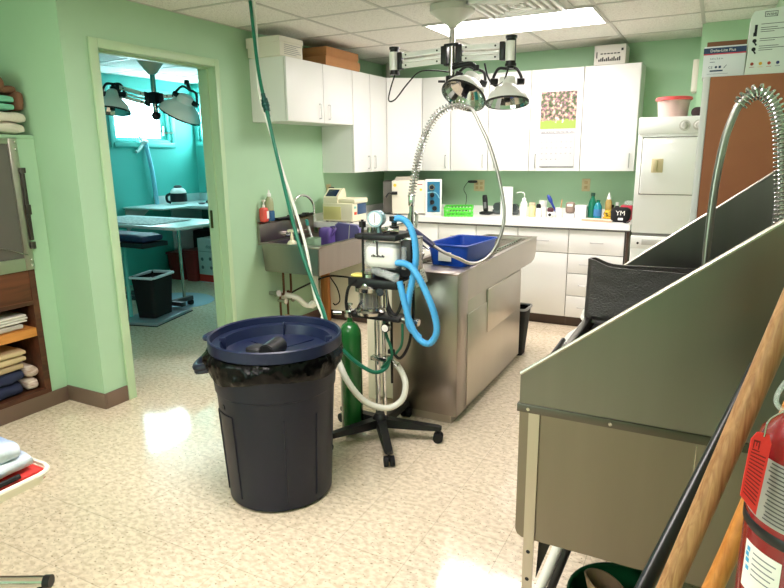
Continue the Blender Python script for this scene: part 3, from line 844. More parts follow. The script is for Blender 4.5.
bottle('bottle', 'dark green bottle at the right end of the worktop', 'bottle', [(0.034, 0), (0.038, 0.006), (0.038, 0.12), (0.026, 0.165), (0.015, 0.185), (0.014, 0.2)], (2.262, 5.74), GBT, mat('dark_green_cap', (20, 60, 44), 0.4), [(0.018, 0.2005), (0.018, 0.23)])
t = thing('bottle', 'teal blue bottle beside the dark green one', 'bottle', (2.318, 5.69, ZC))
obj('body', MB().lathe([(0.032, 0), (0.035, 0.005), (0.035, 0.11), (0.022, 0.14), (0.014, 0.15)], (2.318, 5.69, ZC), n=24), mat('teal_bottle', (34, 150, 170), 0.25, trans=0.2), t)
obj('cap', MB().lathe([(0.017, 0.1505), (0.017, 0.17)], (2.318, 5.69, ZC), n=16), GBT, t)
obj('label', MB().lathe([(0.0357, 0.03), (0.0357, 0.09)], (2.318, 5.69, ZC), n=24, capa=False, capb=False), mat('blue_label', (62, 120, 176), 0.5), t)
bottle('squeeze_bottle', 'clear amber squeeze bottle with a pointed white nozzle', 'bottle', [(0.026, 0), (0.029, 0.005), (0.029, 0.15), (0.018, 0.175)], (2.40, 5.74), mat('amber_liquid', (206, 174, 106), 0.2, trans=0.35), WHITE2, [(0.019, 0.1755), (0.017, 0.19), (0.006, 0.225), (0.004, 0.235)])
t = thing('pouch', 'yellow and black patterned pouch in front of the amber bottle', 'pouch', (2.43, 5.66, ZC))
obj('body', MB().slab(2.375, 2.475, 5.63, 5.69, ZC + 0.018, ZC + 0.09, 0.006, 30, n=6), mat('yellow_black_print', (232, 190, 30), 0.5, rgb2=(52, 46, 30), vscale=60), t)
obj('band', MB().slab(2.37, 2.48, 5.625, 5.695, ZC + 0.012, ZC + 0.03, 0.002, 30, n=4), mat('bright_yellow', (226, 182, 36), 0.5), t)
for i, (x, y, h, mm, l) in enumerate(((2.42, 5.84, 0.12, (90, 60, 40), 'small brown bottle behind the yellow pouch'), (2.465, 5.80, 0.145, (40, 44, 40), 'small black bottle behind the yellow pouch'), (2.49, 5.73, 0.10, (236, 232, 220), 'small white jar between the yellow pouch and the red box'))):
    bottle('small_bottle', l, 'bottle', [(0.02, 0), (0.022, 0.004), (0.022, h * 0.7), (0.012, h * 0.8)], (x, y), mat('bottle_tone_%d' % mm[0], mm, 0.35), WHITE2 if i else BLACK, [(0.014, h * 0.8 + 0.0005), (0.014, h)])
t = thing('container', 'red plastic box with a clear lid at the right end of the worktop', 'box', (2.55, 5.74, ZC))
obj('body', MB().box(2.505, 2.60, 5.70, 5.82, ZC, ZC + 0.125, 0.006), mat('raspberry_red', (196, 48, 70), 0.4), t)
obj('lid', MB().box(2.535, 2.598, 5.71, 5.81, ZC + 0.1255, ZC + 0.165, 0.006), CLEARP, t)
t = thing('pouch', 'black nylon pouch with white letters at the end of the worktop', 'pouch', (2.54, 5.52, ZC))
obj('body', MB().slab(2.455, 2.612, 5.48, 5.58, ZC, ZC + 0.125, 0.008, 18, n=8, rnd=0.4), BLACKM, t)
obj('lettering', MB().text('YM', 0.055, (2.50, 5.4745, ZC + 0.062), (1, 0, 0), (0, 0, 1), 0.003).box(2.52, 2.56, 5.474, 5.479, ZC + 0.02, ZC + 0.04, 0.001), PAPER, t)
obj('strap', MB().tube([(2.55, 5.49, ZC + 0.02), (2.57, 5.45, ZC + 0.008), (2.60, 5.43, ZC + 0.006), (2.62, 5.46, ZC + 0.02)], 0.005, n=8), BLACKM, t)
t = thing('tray', 'thin white tray lying in front of the green bottles', 'tray', (2.35, 5.52, ZC))
obj('board', MB().box(-0.13, 0.13, -0.06, 0.06, 0.006, 0.014, 0.002).rot(-0.22).xform(Matrix.Translation((2.355, 5.545, ZC))), mat('ivory_board', (236, 226, 208), 0.5), t)
obj('edge', MB().box(-0.132, 0.132, -0.064, -0.058, 0.0, 0.016, 0.002).box(-0.132, 0.132, 0.058, 0.064, 0.0, 0.016, 0.002).rot(-0.22).xform(Matrix.Translation((2.355, 5.545, ZC))), mat('tan_edge', (186, 160, 130), 0.5), t)

# ------------------------------------------------------------------ laundry centre with tub on top
LX0, LX1, LY0, LY1 = 2.712, 3.335, 4.72, 5.34
t = thing('laundry_centre', 'white stacked washer and dryer beside the counter', 'washer dryer', ((LX0 + LX1) / 2, 5.0, 0))
obj('dryer_body', MB().box(LX0, LX1, LY0 + 0.01, LY1, 0.945, 1.75, 0.008), ENAMEL, t)
pn = obj('control_panel', MB().box(LX0, LX1, LY0 - 0.012, LY0 + 0.01, 1.637, 1.75, 0.006), ENAMEL, t)
for x in (3.005, 3.09, 3.2):
    obj('dial', MB().cyl((x, LY0 - 0.014, 1.69), (x, LY0 - 0.012, 1.69), 0.036).lathe([(0.026, 0), (0.022, 0.014), (0.02, 0.02)], (x, LY0 - 0.013, 1.69), (0, -1, 0), n=20).box(x - 0.005, x + 0.005, LY0 - 0.044, LY0 - 0.03, 1.668, 1.712, 0.002), mat('white_dial', (214, 212, 206), 0.35), pn)
dr = obj('dryer_door', MB().box(2.748, 3.29, LY0 - 0.008, LY0 + 0.012, 1.225, 1.612, 0.02, 3), ENAMEL, t)
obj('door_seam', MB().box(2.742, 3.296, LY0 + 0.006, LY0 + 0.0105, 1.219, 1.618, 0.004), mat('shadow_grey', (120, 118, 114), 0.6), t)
obj('door_handle', MB().box(2.815, 2.89, LY0 - 0.014, LY0 - 0.008, 1.375, 1.47, 0.004).box(2.823, 2.855, LY0 - 0.035, LY0 - 0.013, 1.38, 1.465, 0.008), mat('almond_handle', (214, 200, 160), 0.4), t)
obj('washer_body', MB().box(LX0 + 0.002, LX1 - 0.002, LY0 + 0.012, LY1, 0.02, 0.925, 0.006), ENAMEL, t)
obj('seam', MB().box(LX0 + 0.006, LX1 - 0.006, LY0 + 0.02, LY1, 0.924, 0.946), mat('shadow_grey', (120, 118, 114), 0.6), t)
wp = obj('washer_panel', MB().box(LX0 + 0.002, LX1 - 0.002, LY0 - 0.006, LY0 + 0.012, 0.835, 0.925, 0.005), ENAMEL, t)
obj('drawer_pull', MB().box(2.79, 3.10, LY0 - 0.014, LY0 - 0.006, 0.862, 0.905, 0.004), mat('pull_grey', (206, 204, 200), 0.4), wp)
obj('button', MB().cyl((2.765, LY0 - 0.01, 0.873), (2.765, LY0 - 0.006, 0.873), 0.008), INK, wp)
ft = MB()
for x in (LX0 + 0.05, LX1 - 0.05):
    for y in (LY0 + 0.06, LY1 - 0.06):
        ft.cyl((x, y, 0), (x, y, 0.021), 0.02)
obj('feet', ft, BLACK, t)
t = thing('food_tub', 'clear plastic tub with a red lid on top of the dryer', 'tub', (2.91, 4.93, 1.7505))
obj('tub', MB().lathe([(0.088, 0), (0.095, 0.004), (0.108, 0.118), (0.103, 0.118), (0.09, 0.008)], (2.91, 4.93, 1.7505), n=32, capb=True), mat('frosted_pink_plastic', (232, 200, 190), 0.3, trans=0.3), t)
obj('lid', MB().lathe([(0.118, 0.1185), (0.121, 0.122), (0.119, 0.138), (0.106, 0.142)], (2.91, 4.93, 1.7505), n=32), mat('coral_red', (226, 84, 84), 0.4), t)
solo('cloth', MB().slab(3.03, 3.13, 4.83, 4.95, 1.7505, 1.815, 0.004, 12, n=5), mat('dark_cloth', (60, 44, 44), 0.8), 'dark bundled cloth beside the red-lidded tub on the dryer', 'cloth', loc=(3.08, 4.9, 1.7505))
solo('paper_holder', MB().box(2.992, 3.0325, 5.365, 5.56, 1.96, 2.19, 0.003), mat('white_card', (214, 210, 196), 0.75), 'white paper holder on the wall corner above the dryer', 'paper holder', loc=(3.01, 5.4, 1.96))

# ------------------------------------------------------------------ brown bookcase and boxes on top
t = thing('bookcase', 'tall brown cabinet with a pale front edge, on the right beyond the wash tub', 'cabinet', (3.3, 3.5, 0))
BR = mat('brown_hardboard', (150, 92, 58), 0.6, var=0.05, vscale=6)
obj('side_panel', MB().box(3.162, 3.455, 3.10, 3.118, 0.0, 1.832), BR, t)
obj('front_edge', MB().box(3.134, 3.161, 3.098, 3.99, 0.0, 1.834, 0.002), mat('pale_grey_edge', (206, 206, 204), 0.4), t)
obj('carcass', MB().box(3.162, 3.455, 3.119, 3.99, 0.0, 1.8325), BR, t)
zb = 1.8335
t = thing('carton', 'white medical carton with a navy and red band on the brown cabinet', 'box', (3.2, 3.2, zb))
obj('body', MB().box(3.126, 3.286, 3.115, 3.29, zb, 1.958, 0.0015), mat('cold_white_card', (216, 218, 222), 0.6), t)
bd = obj('navy_band', MB().box(3.1255, 3.2865, 3.1144, 3.116, 1.929, 1.952).box(3.1254, 3.127, 3.1144, 3.29, 1.929, 1.952), mat('navy_print', (34, 56, 92), 0.5), t)
obj('lettering', MB().text('Delta-Lite Plus', 0.0165, (3.15, 3.1138, 1.935), (1, 0, 0), (0, 0, 1), 0.0004), PAPER, bd)
obj('red_band', MB().box(3.1255, 3.2865, 3.1144, 3.116, 1.924, 1.929), mat('red_print', (196, 60, 76), 0.5), t)
obj('small_print', MB().text('5.0 x 3.6 m', 0.011, (3.152, 3.1138, 1.904), (1, 0, 0), (0, 0, 1), 0.0003).text('CE', 0.014, (3.148, 3.1138, 1.868), (1, 0, 0), (0, 0, 1), 0.0003)
    .box(3.152, 3.172, 3.1142, 3.116, 1.893, 1.895).cyl((3.178, 3.1142, 1.873), (3.178, 3.116, 1.873), 0.005, n=12).box(3.188, 3.197, 3.1142, 3.116, 1.868, 1.878).prism([(3.206, 1.867), (3.209, 1.867), (3.219, 1.88), (3.216, 1.88)], 'y', 3.1142, 3.116)
    .box(3.155, 3.205, 3.1142, 3.116, 1.855, 1.861).box(3.145, 3.225, 3.1142, 3.116, 1.845, 1.846), mat('navy_print', (34, 56, 92), 0.5), t)
solo('cardboard_box', MB().box(3.13, 3.29, 3.33, 3.62, zb, 2.008, 0.002), mat('dark_brown_card', (122, 82, 56), 0.7), 'dark brown box behind the white medical carton on the brown cabinet', 'box', loc=(3.2, 3.45, zb))
t = thing('clipper_case', 'tall white printed carton standing at the right on the brown cabinet', 'box', (3.36, 3.2, zb))
WC = mat('mint_white_card', (208, 216, 206), 0.55)
obj('body', MB().prism([(3.288, zb), (3.452, zb), (3.452, 2.096), (3.302, 2.083), (3.292, 2.066), (3.291, 1.92)], 'y', 3.115, 3.30), WC, t)
fr = MB()
for q in ((3.3395, 3.3855, 2.0575, 2.0595), (3.3395, 3.3855, 2.0765, 2.0785), (3.3395, 3.3415, 2.0575, 2.0785), (3.3835, 3.3855, 2.0575, 2.0785)):
    fr.box(q[0], q[1], 3.1142, 3.1152, q[2], q[3])
fr.text('WAHL', 0.0135, (3.3445, 3.1142, 2.0628), (1, 0, 0), (0, 0, 1), 0.0004)
for z, w_ in ((2.030, 0.085), (2.016, 0.06), (2.008, 0.09), (2.0, 0.05), (1.973, 0.09), (1.965, 0.055), (1.944, 0.07), (1.936, 0.09), (1.928, 0.05)):
    fr.box(3.33, 3.33 + w_, 3.1145, 3.1152, z, z + 0.0022)
obj('printed_text', fr, mat('soft_black', (62, 68, 66), 0.7), t)
for z, k in ((2.005, 0), (1.967, 1), (1.934, 2)):
    q = MB()
    if k == 0:
        q.box(3.308, 3.318, 3.1142, 3.1152, z - 0.02, z + 0.025).box(3.305, 3.3095, 3.1142, 3.1152, z - 0.02, z - 0.005)
    else:
        q.cyl((3.312, 3.1142, z), (3.312, 3.1152, z), 0.008, n=14).prism([(3.313, z - 0.004), (3.323, z - 0.016), (3.318, z - 0.02), (3.309, z - 0.006)], 'y', 3.1142, 3.1152)
    obj('product_picture', q, INK, t)
for k, c_ in enumerate(((150, 52, 40), (212, 168, 50), (176, 62, 44), (52, 60, 110))):
    obj('feature_icon', MB().cyl((3.312 + 0.031 * k, 3.1142, 1.876), (3.312 + 0.031 * k, 3.1152, 1.876), 0.0065, n=14).box(3.303 + 0.031 * k, 3.321 + 0.031 * k, 3.1144, 3.1152, 1.862, 1.8635), mat('icon_%d' % k, c_, 0.6), t)

# ------------------------------------------------------------------ steel sink on the left wall
SY0, SY1 = 3.82, 4.565
t = thing('sink', 'wall-hung stainless steel utility sink with a tall splashback', 'sink', (0.3, 4.2, 0.6))
b = MB()
b.prism([(0.0025, 0.84), (0.028, 0.84), (0.028, 0.985), (0.014, 1.0), (0.0025, 1.0)], 'y', SY0, SY1 + 0.005)
obj('splashback', b, STEEL, t)
b = MB()
zt, zb_ = 0.84, 0.605
# open bowl: outer skin and inner skin
def bowl(b, x0, x1, y0, y1, zt, zb_, wall=0.03, taper=0.02, deep=None):
    deep = zb_ + 0.012 if deep is None else deep
    o1 = [(x0, y0, zt), (x1, y0, zt), (x1, y1, zt), (x0, y1, zt)]
    o0 = [(x0 + taper, y0 + taper, zb_), (x1 - taper, y0 + taper, zb_), (x1 - taper, y1 - taper, zb_), (x0 + taper, y1 - taper, zb_)]
    i1 = [(x0 + wall, y0 + wall, zt), (x1 - wall, y0 + wall, zt), (x1 - wall, y1 - wall, zt), (x0 + wall, y1 - wall, zt)]
    k = wall + taper
    i0 = [(x0 + k, y0 + k, deep), (x1 - k, y0 + k, deep), (x1 - k, y1 - k, deep), (x0 + k, y1 - k, deep)]
    R = [[b.bm.verts.new(p) for p in q] for q in (o0, o1, i1, i0)]
    for p, q in zip(R, R[1:]):
        b._bridge(p, q)
    b.bm.faces.new(R[0][::-1]); b.bm.faces.new(R[3])
    bmesh.ops.bevel(b.bm, geom=[e for e in b.bm.edges], offset=0.006, segments=2, affect='EDGES')
    return b
obj('bowl', bowl(MB(), 0.03, 0.585, SY0 + 0.004, SY1 - 0.003, zt - 0.004, zb_, 0.028, 0.012), STEEL, t)
b = MB()
for q in ((0.0025, 0.60, SY0, SY0 + 0.035), (0.0025, 0.60, SY1 - 0.035, SY1), (0.565, 0.60, SY0 + 0.035, SY1 - 0.035)):
    b.box(*q, zt - 0.006, zt, 0.002)
b.box(0.588, 0.60, SY0, SY1, zt - 0.022, zt, 0.003).box(0.0025, 0.60, SY0 - 0.002, SY0 + 0.01, zt - 0.022, zt, 0.003)
obj('rim', b, STEEL, t)
b = MB().tube([(0.05, 4.12, 0.86), (0.05, 4.36, 0.86)], 0.011, smooth=False).cyl((0.028, 4.14, 0.875), (0.055, 4.14, 0.875), 0.02).cyl((0.028, 4.34, 0.875), (0.055, 4.34, 0.875), 0.02)
b.tube([(0.085, 4.12, 0.888), (0.12, 4.09, 0.893)], 0.008, smooth=False).tube([(0.055, 4.14, 0.875), (0.085, 4.12, 0.888)], 0.012, smooth=False).tube([(0.055, 4.34, 0.875), (0.12, 4.36, 0.89)], 0.009, smooth=False)
fa = obj('faucet', b, CHROME, t)
obj('spout', MB().tube([(0.05, 4.245, 0.86), (0.05, 4.245, 1.10), (0.06, 4.27, 1.16), (0.075, 4.34, 1.185), (0.095, 4.41, 1.165), (0.11, 4.455, 1.10), (0.112, 4.46, 1.02)], 0.011, n=12), CHROME, fa)
solo('strip', MB().box(0.015, 0.05, 4.03, 4.56, 1.0005, 1.018, 0.004).box(0.012, 0.055, 4.2, 4.26, 1.0005, 1.025, 0.003).box(0.012, 0.055, 4.42, 4.47, 1.0005, 1.027, 0.003), BLACK, 'black strip lying along the top of the steel sink splashback', 'strip', loc=(0.03, 4.3, 1.0005))
t = thing('soap_bottle', 'red soap pump bottle on the corner of the sink splashback', 'bottle', (0.045, 3.862, 1.0005))
obj('body', MB().slab(0.014, 0.074, 3.832, 3.893, 1.0005, 1.118, 0, n=6, rnd=0.3), mat('pink_red_soap', (232, 92, 82), 0.25, trans=0.15), t)
obj('label', MB().box(0.0745, 0.0755, 3.862, 3.889, 1.03, 1.09, 0.0005), PAPER, t)
obj('pump', MB().cyl((0.045, 3.862, 1.117), (0.045, 3.862, 1.14), 0.012).cyl((0.045, 3.862, 1.14), (0.045, 3.862, 1.17), 0.005).box(0.03, 0.06, 3.852, 3.874, 1.165, 1.18, 0.004), mat('clear_white_pump', (226, 222, 214), 0.3), t)
t = thing('shampoo_bottle', 'tall clear bottle half full of blue liquid beside the red soap', 'bottle', (0.045, 3.935, 1.0005))
obj('liquid', MB().slab(0.014, 0.078, 3.90, 3.968, 1.0005, 1.09, 0, n=5, rnd=0.25), mat('navy_liquid', (44, 88, 132), 0.2), t)
obj('bottle_top', MB().lathe([(0.034, 1.0895), (0.034, 1.15), (0.028, 1.18), (0.014, 1.2)], (0.046, 3.934, 0), n=24), mat('milky_clear', (196, 202, 160), 0.25, trans=0.4), t)
obj('cap', MB().lathe([(0.016, 1.2005), (0.017, 1.222), (0.008, 1.232), (0.006, 1.252)], (0.046, 3.934, 0), n=16), WHITE2, t)
t = thing('soap_dispenser', 'cream pump dispenser standing on the near rim of the steel sink', 'soap dispenser', (0.25, 3.838, zt))
obj('base', MB().lathe([(0.03, 0), (0.038, 0.004), (0.034, 0.02), (0.018, 0.032)], (0.325, 3.842, zt + 0.0005), n=24), CREAM, t)
obj('pump', MB().cyl((0.325, 3.842, zt + 0.03), (0.325, 3.842, zt + 0.07), 0.014, 0.011).cyl((0.325, 3.842, zt + 0.07), (0.325, 3.842, zt + 0.10), 0.007).box(0.29, 0.385, 3.828, 3.856, zt + 0.098, zt + 0.116, 0.006), CREAM, t)
SB = 0.617
t = thing('purple_tub', 'purple plastic scoop or tub standing in the steel sink', 'tub', (0.28, 4.42, SB))
obj('body', MB().slab(0.21, 0.34, 4.36, 4.46, SB, 0.91, 0.004, 12, n=7, rnd=0.35), mat('violet_plastic', (98, 76, 150), 0.4), t)
obj('handle', MB().tube([(0.345, 4.38, 0.84), (0.375, 4.39, 0.89), (0.35, 4.42, 0.915), (0.3, 4.43, 0.91)], 0.008), mat('violet_plastic', (98, 76, 150), 0.4), t)
t = thing('basin', 'slate purple plastic basin standing on edge in the steel sink', 'basin', (0.4, 4.48, SB))
q = MB().prism([(0.27, SB), (0.545, SB), (0.545, 0.90), (0.53, 0.925), (0.34, 0.945), (0.31, 0.925), (0.28, 0.80)], 'y', 4.50, 4.535)
obj('board', q, mat('slate_purple', (108, 102, 156), 0.45), t)
obj('edge_bead', MB().tube([(0.28, 4.4975, 0.80), (0.31, 4.4975, 0.925), (0.34, 4.4975, 0.945), (0.53, 4.4975, 0.925), (0.545, 4.4975, 0.90)], 0.005, smooth=False), mat('pale_purple', (150, 146, 190), 0.45), t)
obj('pale_line', MB().tube([(0.44, 4.498, 0.80), (0.45, 4.498, 0.90), (0.455, 4.498, 0.93)], 0.0035, n=6), PAPER, t)
solo('cup', MB().lathe([(0.04, 0), (0.055, 0.004), (0.06, 0.26), (0.056, 0.26), (0.05, 0.01)], (0.42, 4.0, SB), n=24), mat('pale_green_glass', (176, 206, 176), 0.15, trans=0.4), 'pale green clear cup standing in the steel sink', 'cup', loc=(0.42, 4.0, SB))
t = thing('bottle_brush', 'white handled brush with teal bristles hanging from the faucet', 'brush', (0.12, 4.36, 0.86))
obj('handle', MB().tube([(0.14, 4.33, 0.92), (0.16, 4.35, 0.82), (0.19, 4.37, 0.73), (0.2, 4.37, 0.66)], 0.009), WHITE2, t)
obj('bristles', MB().tube([(0.135, 4.325, 0.93), (0.13, 4.32, 0.98)], 0.014, n=12), mat('teal_bristle', (60, 150, 140), 0.7), t)

t = thing('sink_plumbing', 'white waste pipe and copper supply pipes under the steel sink', 'pipes', (0.15, 4.1, 0.0))
PVC = mat('white_pvc', (222, 222, 206), 0.35)
COP = mat('aged_copper', (92, 66, 46), 0.4, 0.8)
obj('waste_pipe', MB().cyl((0.28, 4.2, 0.604), (0.28, 4.2, 0.36), 0.024).tube([(0.28, 4.2, 0.40), (0.28, 4.2, 0.30), (0.25, 4.19, 0.262), (0.2, 4.15, 0.27), (0.16, 4.10, 0.335), (0.1, 4.06, 0.36), (0.003, 4.02, 0.37)], 0.023, n=14), PVC, t)
for pa_, pb_ in (((0.28, 4.2, 0.40), (0.28, 4.2, 0.355)), ((0.265, 4.195, 0.285), (0.235, 4.18, 0.255)), ((0.075, 4.05, 0.365), (0.045, 4.04, 0.367))):
    obj('waste_collar', MB().cyl(pa_, pb_, 0.032), PVC, t)
for yy in (3.98, 4.08):
    obj('supply_pipe', MB().tube([(0.08, yy + 0.04, 0.6), (0.08, yy + 0.04, 0.40), (0.075, yy + 0.02, 0.38), (0.07, yy, 0.36), (0.07, yy, 0.0)], 0.01, n=10), COP, t)
    obj('valve', MB().cyl((0.05, yy, 0.33), (0.12, yy, 0.33), 0.016).cyl((0.12, yy, 0.33), (0.13, yy, 0.33), 0.026), DCHROME, t)
obj('valve_pipe', MB().tube([(0.003, 3.93, 0.40), (0.07, 3.94, 0.40), (0.09, 3.96, 0.38)], 0.018).cyl((0.065, 3.93, 0.40), (0.105, 3.92, 0.41), 0.026), DCHROME, t)
obj('drain_valve', MB().tube([(0.07, 4.03, 0.19), (0.17, 4.09, 0.17)], 0.01, smooth=False), mat('pale_brass', (190, 170, 110), 0.4, 0.6), t)
t = thing('black_gas_line', 'thin black pipe with a fitting running across under the sink and counter', 'pipe', (0.3, 4.4, 0.44))
obj('pipe', MB().tube([(0.003, 4.15, 0.33), (0.07, 4.25, 0.38), (0.16, 4.52, 0.44), (0.30, 4.585, 0.445), (0.62, 4.585, 0.43)], 0.008, n=8), BLACKM, t)
obj('fitting', MB().cyl((0.40, 4.585, 0.442), (0.43, 4.585, 0.44), 0.015), BLACKM, t)
obj('loop_cable', MB().tube([(0.18, 4.58, 0.43), (0.25, 4.585, 0.33), (0.27, 4.59, 0.22), (0.22, 4.595, 0.17), (0.19, 4.6, 0.18)], 0.006, n=8), BLACKM, t)

# ------------------------------------------------------------------ steel island with basin
IX0, IX1, IY0, IY1, IY2, IZ = 1.625, 2.033, 3.035, 4.285, 4.70, 0.885
t = thing('treatment_island', 'freestanding stainless steel treatment table with an overhanging tub top', 'treatment table', (1.85, 3.7, 0))
obj('plinth', MB().box(IX0 + 0.03, IX1 - 0.035, IY0 + 0.008, IY1 - 0.01, 0, 0.055), STEEL2, t)
obj('cabinet_body', MB().box(IX0, IX1 - 0.003, IY0 + 0.003, IY1, 0.055, 0.70, 0.003), STEEL2, t)
obj('front_panel', MB().box(IX0, IX1, IY0, IY0 + 0.003, 0.05, 0.872, 0.001).box(IX1 - 0.003, IX1, IY0, IY0 + 0.16, 0.05, 0.872, 0.001), STEEL, t)
obj('side_panel', MB().box(IX1 - 0.003, IX1 + 0.002, IY0 + 0.162, IY1, 0.055, 0.62, 0.001).box(IX1 - 0.003, IX1 + 0.008, IY0 + 0.50, IY1 - 0.02, 0.42, 0.70, 0.003), STEEL2, t)
b = MB()
pr = [(IY0 + 0.01, 0.70), (IY2 - 0.13, 0.70), (IY2 - 0.05, 0.715), (IY2 - 0.015, 0.75), (IY2, 0.80), (IY2, IZ - 0.004), (IY0 + 0.01, IZ - 0.004)]
b.prism(pr, 'x', IX1 - 0.014, IX1 - 0.002).prism(pr, 'x', IX0 + 0.002, IX0 + 0.014)
b.box(IX0 + 0.014, IX1 - 0.014, IY0 + 0.2, IY2 - 0.06, 0.702, 0.712)
b.box(IX0 + 0.014, IX1 - 0.014, IY2 - 0.012, IY2, 0.79, IZ - 0.004).box(IX0 + 0.014, IX1 - 0.014, IY0 + 0.2, IY0 + 0.21, 0.705, IZ - 0.004)
obj('tub_top', b, STEEL2, t)
b = MB().box(IX0 - 0.004, IX1 + 0.004, IY0 - 0.004, IY0 + 0.21, IZ - 0.014, IZ, 0.003)
b.box(IX1 - 0.03, IX1 + 0.004, IY0 + 0.21, IY2 + 0.004, IZ - 0.006, IZ, 0.002).box(IX0 - 0.004, IX0 + 0.03, IY0 + 0.21, IY2 + 0.004, IZ - 0.006, IZ, 0.002).box(IX0 + 0.03, IX1 - 0.03, IY2 - 0.03, IY2 + 0.004, IZ - 0.006, IZ, 0.002)
obj('rim', b, STEEL, t)
b = MB()
for k in range(24):
    y = IY0 + 0.23 + k * 0.059
    b.cyl((IX0 + 0.0145, y, 0.855), (IX1 - 0.0145, y, 0.855), 0.005, n=6)
for x in (IX0 + 0.12, IX1 - 0.12):
    b.cyl((x, IY0 + 0.215, 0.862), (x, IY2 - 0.015, 0.862), 0.006, n=6)
obj('rack', b, DCHROME, t)

t = thing('spray_faucet', 'spring pre-rinse faucet arching high over the steel island', 'faucet', (1.70, 3.15, IZ))
b = MB().cyl((1.69, 3.17, IZ), (1.69, 3.17, IZ + 0.03), 0.03).cyl((1.69, 3.17, IZ + 0.03), (1.69, 3.17, 1.26), 0.014).cyl((1.69, 3.17, 0.94), (1.69, 3.17, 1.02), 0.024).box(1.675, 1.705, 3.155, 3.185, 1.23, 1.30, 0.004)
b.tube([(1.69, 3.17, 0.96), (1.74, 3.14, 0.97), (1.78, 3.13, 0.955)], 0.016).tube([(1.69, 3.17, 0.99), (1.65, 3.16, 1.0), (1.62, 3.15, 1.03)], 0.012)
st = obj('riser', b, CHROME, t)
path = [(1.69, 3.17, 1.28), (1.70, 3.18, 1.37), (1.725, 3.20, 1.52), (1.765, 3.23, 1.655), (1.82, 3.26, 1.745), (1.905, 3.29, 1.785), (1.975, 3.305, 1.772)]
obj('coil_spring', MB().helix(path, 0.023, 0.0026, 0.017, n=6, seg=14), CHROME, t)
hose = path + [(2.005, 3.31, 1.745), (2.05, 3.30, 1.67), (2.11, 3.29, 1.555), (2.175, 3.27, 1.38), (2.215, 3.25, 1.2), (2.20, 3.22, 1.06), (2.15, 3.19, 0.965), (2.07, 3.16, 0.925), (1.99, 3.13, 0.955), (1.92, 3.11, 0.985), (1.86, 3.10, 1.02)]
obj('hose', MB().tube(hose, 0.0095, n=10, sub=8), mat('steel_braid', (176, 174, 170), 0.3, 1.0), t)
hd = obj('spray_handle', MB().tube([(1.86, 3.10, 1.02), (1.80, 3.10, 1.06), (1.755, 3.11, 1.085), (1.725, 3.12, 1.10)], 0.017, n=12).cyl((1.725, 3.12, 1.10), (1.705, 3.11, 1.08), 0.026, 0.03), mat('navy_grip', (36, 40, 78), 0.35), t)
obj('trigger', MB().tube([(1.76, 3.105, 1.06), (1.79, 3.10, 1.02), (1.83, 3.10, 0.995)], 0.006, n=8), CHROME, hd)
obj('spout', MB().tube([(1.69, 3.19, 1.02), (1.675, 3.26, 1.10), (1.66, 3.30, 1.165), (1.63, 3.32, 1.18), (1.6, 3.33, 1.165), (1.595, 3.33, 1.12)], 0.010, n=10), CHROME, t)
b = MB().cyl((1.76, 3.09, IZ), (1.76, 3.09, IZ + 0.02), 0.026).cyl((1.76, 3.09, IZ + 0.02), (1.76, 3.09, IZ + 0.10), 0.013)
for k in range(4):
    b.cyl((1.76, 3.09, IZ + 0.03 + 0.02 * k), (1.76, 3.09, IZ + 0.038 + 0.02 * k), 0.019)
b.tube([(1.76, 3.09, IZ + 0.10), (1.79, 3.10, IZ + 0.118), (1.83, 3.11, IZ + 0.115)], 0.006)
obj('drain_lever', b, CHROME, t)
obj('knob', MB().ball((1.735, 3.10, 0.985), 0.03, 0.026, 0.026), BLACK, t)
BB = mat('royal_blue_plastic', (24, 74, 176), 0.35)
t = thing('blue_basin', 'royal blue rectangular plastic basin sitting in the steel island top', 'basin', (1.87, 3.55, 0.871))
bx0, bx1, by0, by1, bz0, bz1 = 1.72, 1.985, 3.29, 3.74, 0.8705, 0.995
BR6 = Matrix.Translation((1.985, 3.29, 0)) @ Matrix.Rotation(math.radians(-5), 4, 'Z') @ Matrix.Translation((-1.985, -3.29, 0))
def tapered(b, x0, x1, y0, y1, z0, z1, tp, wall):
    R = []
    for (d, z) in ((tp, z0), (0, z1), (wall, z1), (tp + wall, z0 + wall)):
        x, X, y, Y = x0 + d, x1 - d, y0 + d, y1 - d
        c = 0.03
        pts = []
        for cx, cy, a0 in ((X - c, Y - c, 0), (x + c, Y - c, 90), (x + c, y + c, 180), (X - c, y + c, 270)):
            for k in range(5):
                a = math.radians(a0 + 22.5 * k)
                pts.append((cx + c * math.cos(a), cy + c * math.sin(a), z))
        R.append([b.bm.verts.new(p) for p in pts])
    for p, q in zip(R, R[1:]):
        b._bridge(p, q)
    b.bm.faces.new(R[0][::-1]); b.bm.faces.new(R[3])
    return b
obj('tub', tapered(MB(), bx0, bx1, by0, by1, bz0, bz1, 0.018, 0.004).xform(BR6), BB, t)
def rim_pts(x0, x1, y0, y1, z, c=0.03):
    pts = []
    for cx, cy, a0 in ((x1 - c, y1 - c, 0), (x0 + c, y1 - c, 90), (x0 + c, y0 + c, 180), (x1 - c, y0 + c, 270)):
        for k in range(4):
            a = math.radians(a0 + 30 * k); pts.append((cx + c * math.cos(a), cy + c * math.sin(a), z))
    return pts
obj('rim', MB().tube(rim_pts(bx0 - 0.004, bx1 + 0.004, by0 - 0.004, by1 + 0.004, bz1), 0.006, n=8, smooth=False, closed=True).xform(BR6), BB, t)
obj('white_label', MB().box(1.80, 1.885, by0 - 0.003, by0 + 0.001, 0.90, 0.955, 0.001).xform(BR6), PAPER, t)
t = thing('paper_sheet', 'printed paper sheet hanging from the corner of the steel island', 'paper', (1.80, 3.02, 0.88))
def shf(u, v):
    return V((1.735 + 0.07 * u + 0.06 * (1 - v), 3.024 - 0.006 * math.sin(3 * u) - 0.012 * (1 - v), 0.79 + 0.045 * u + 0.17 * v))
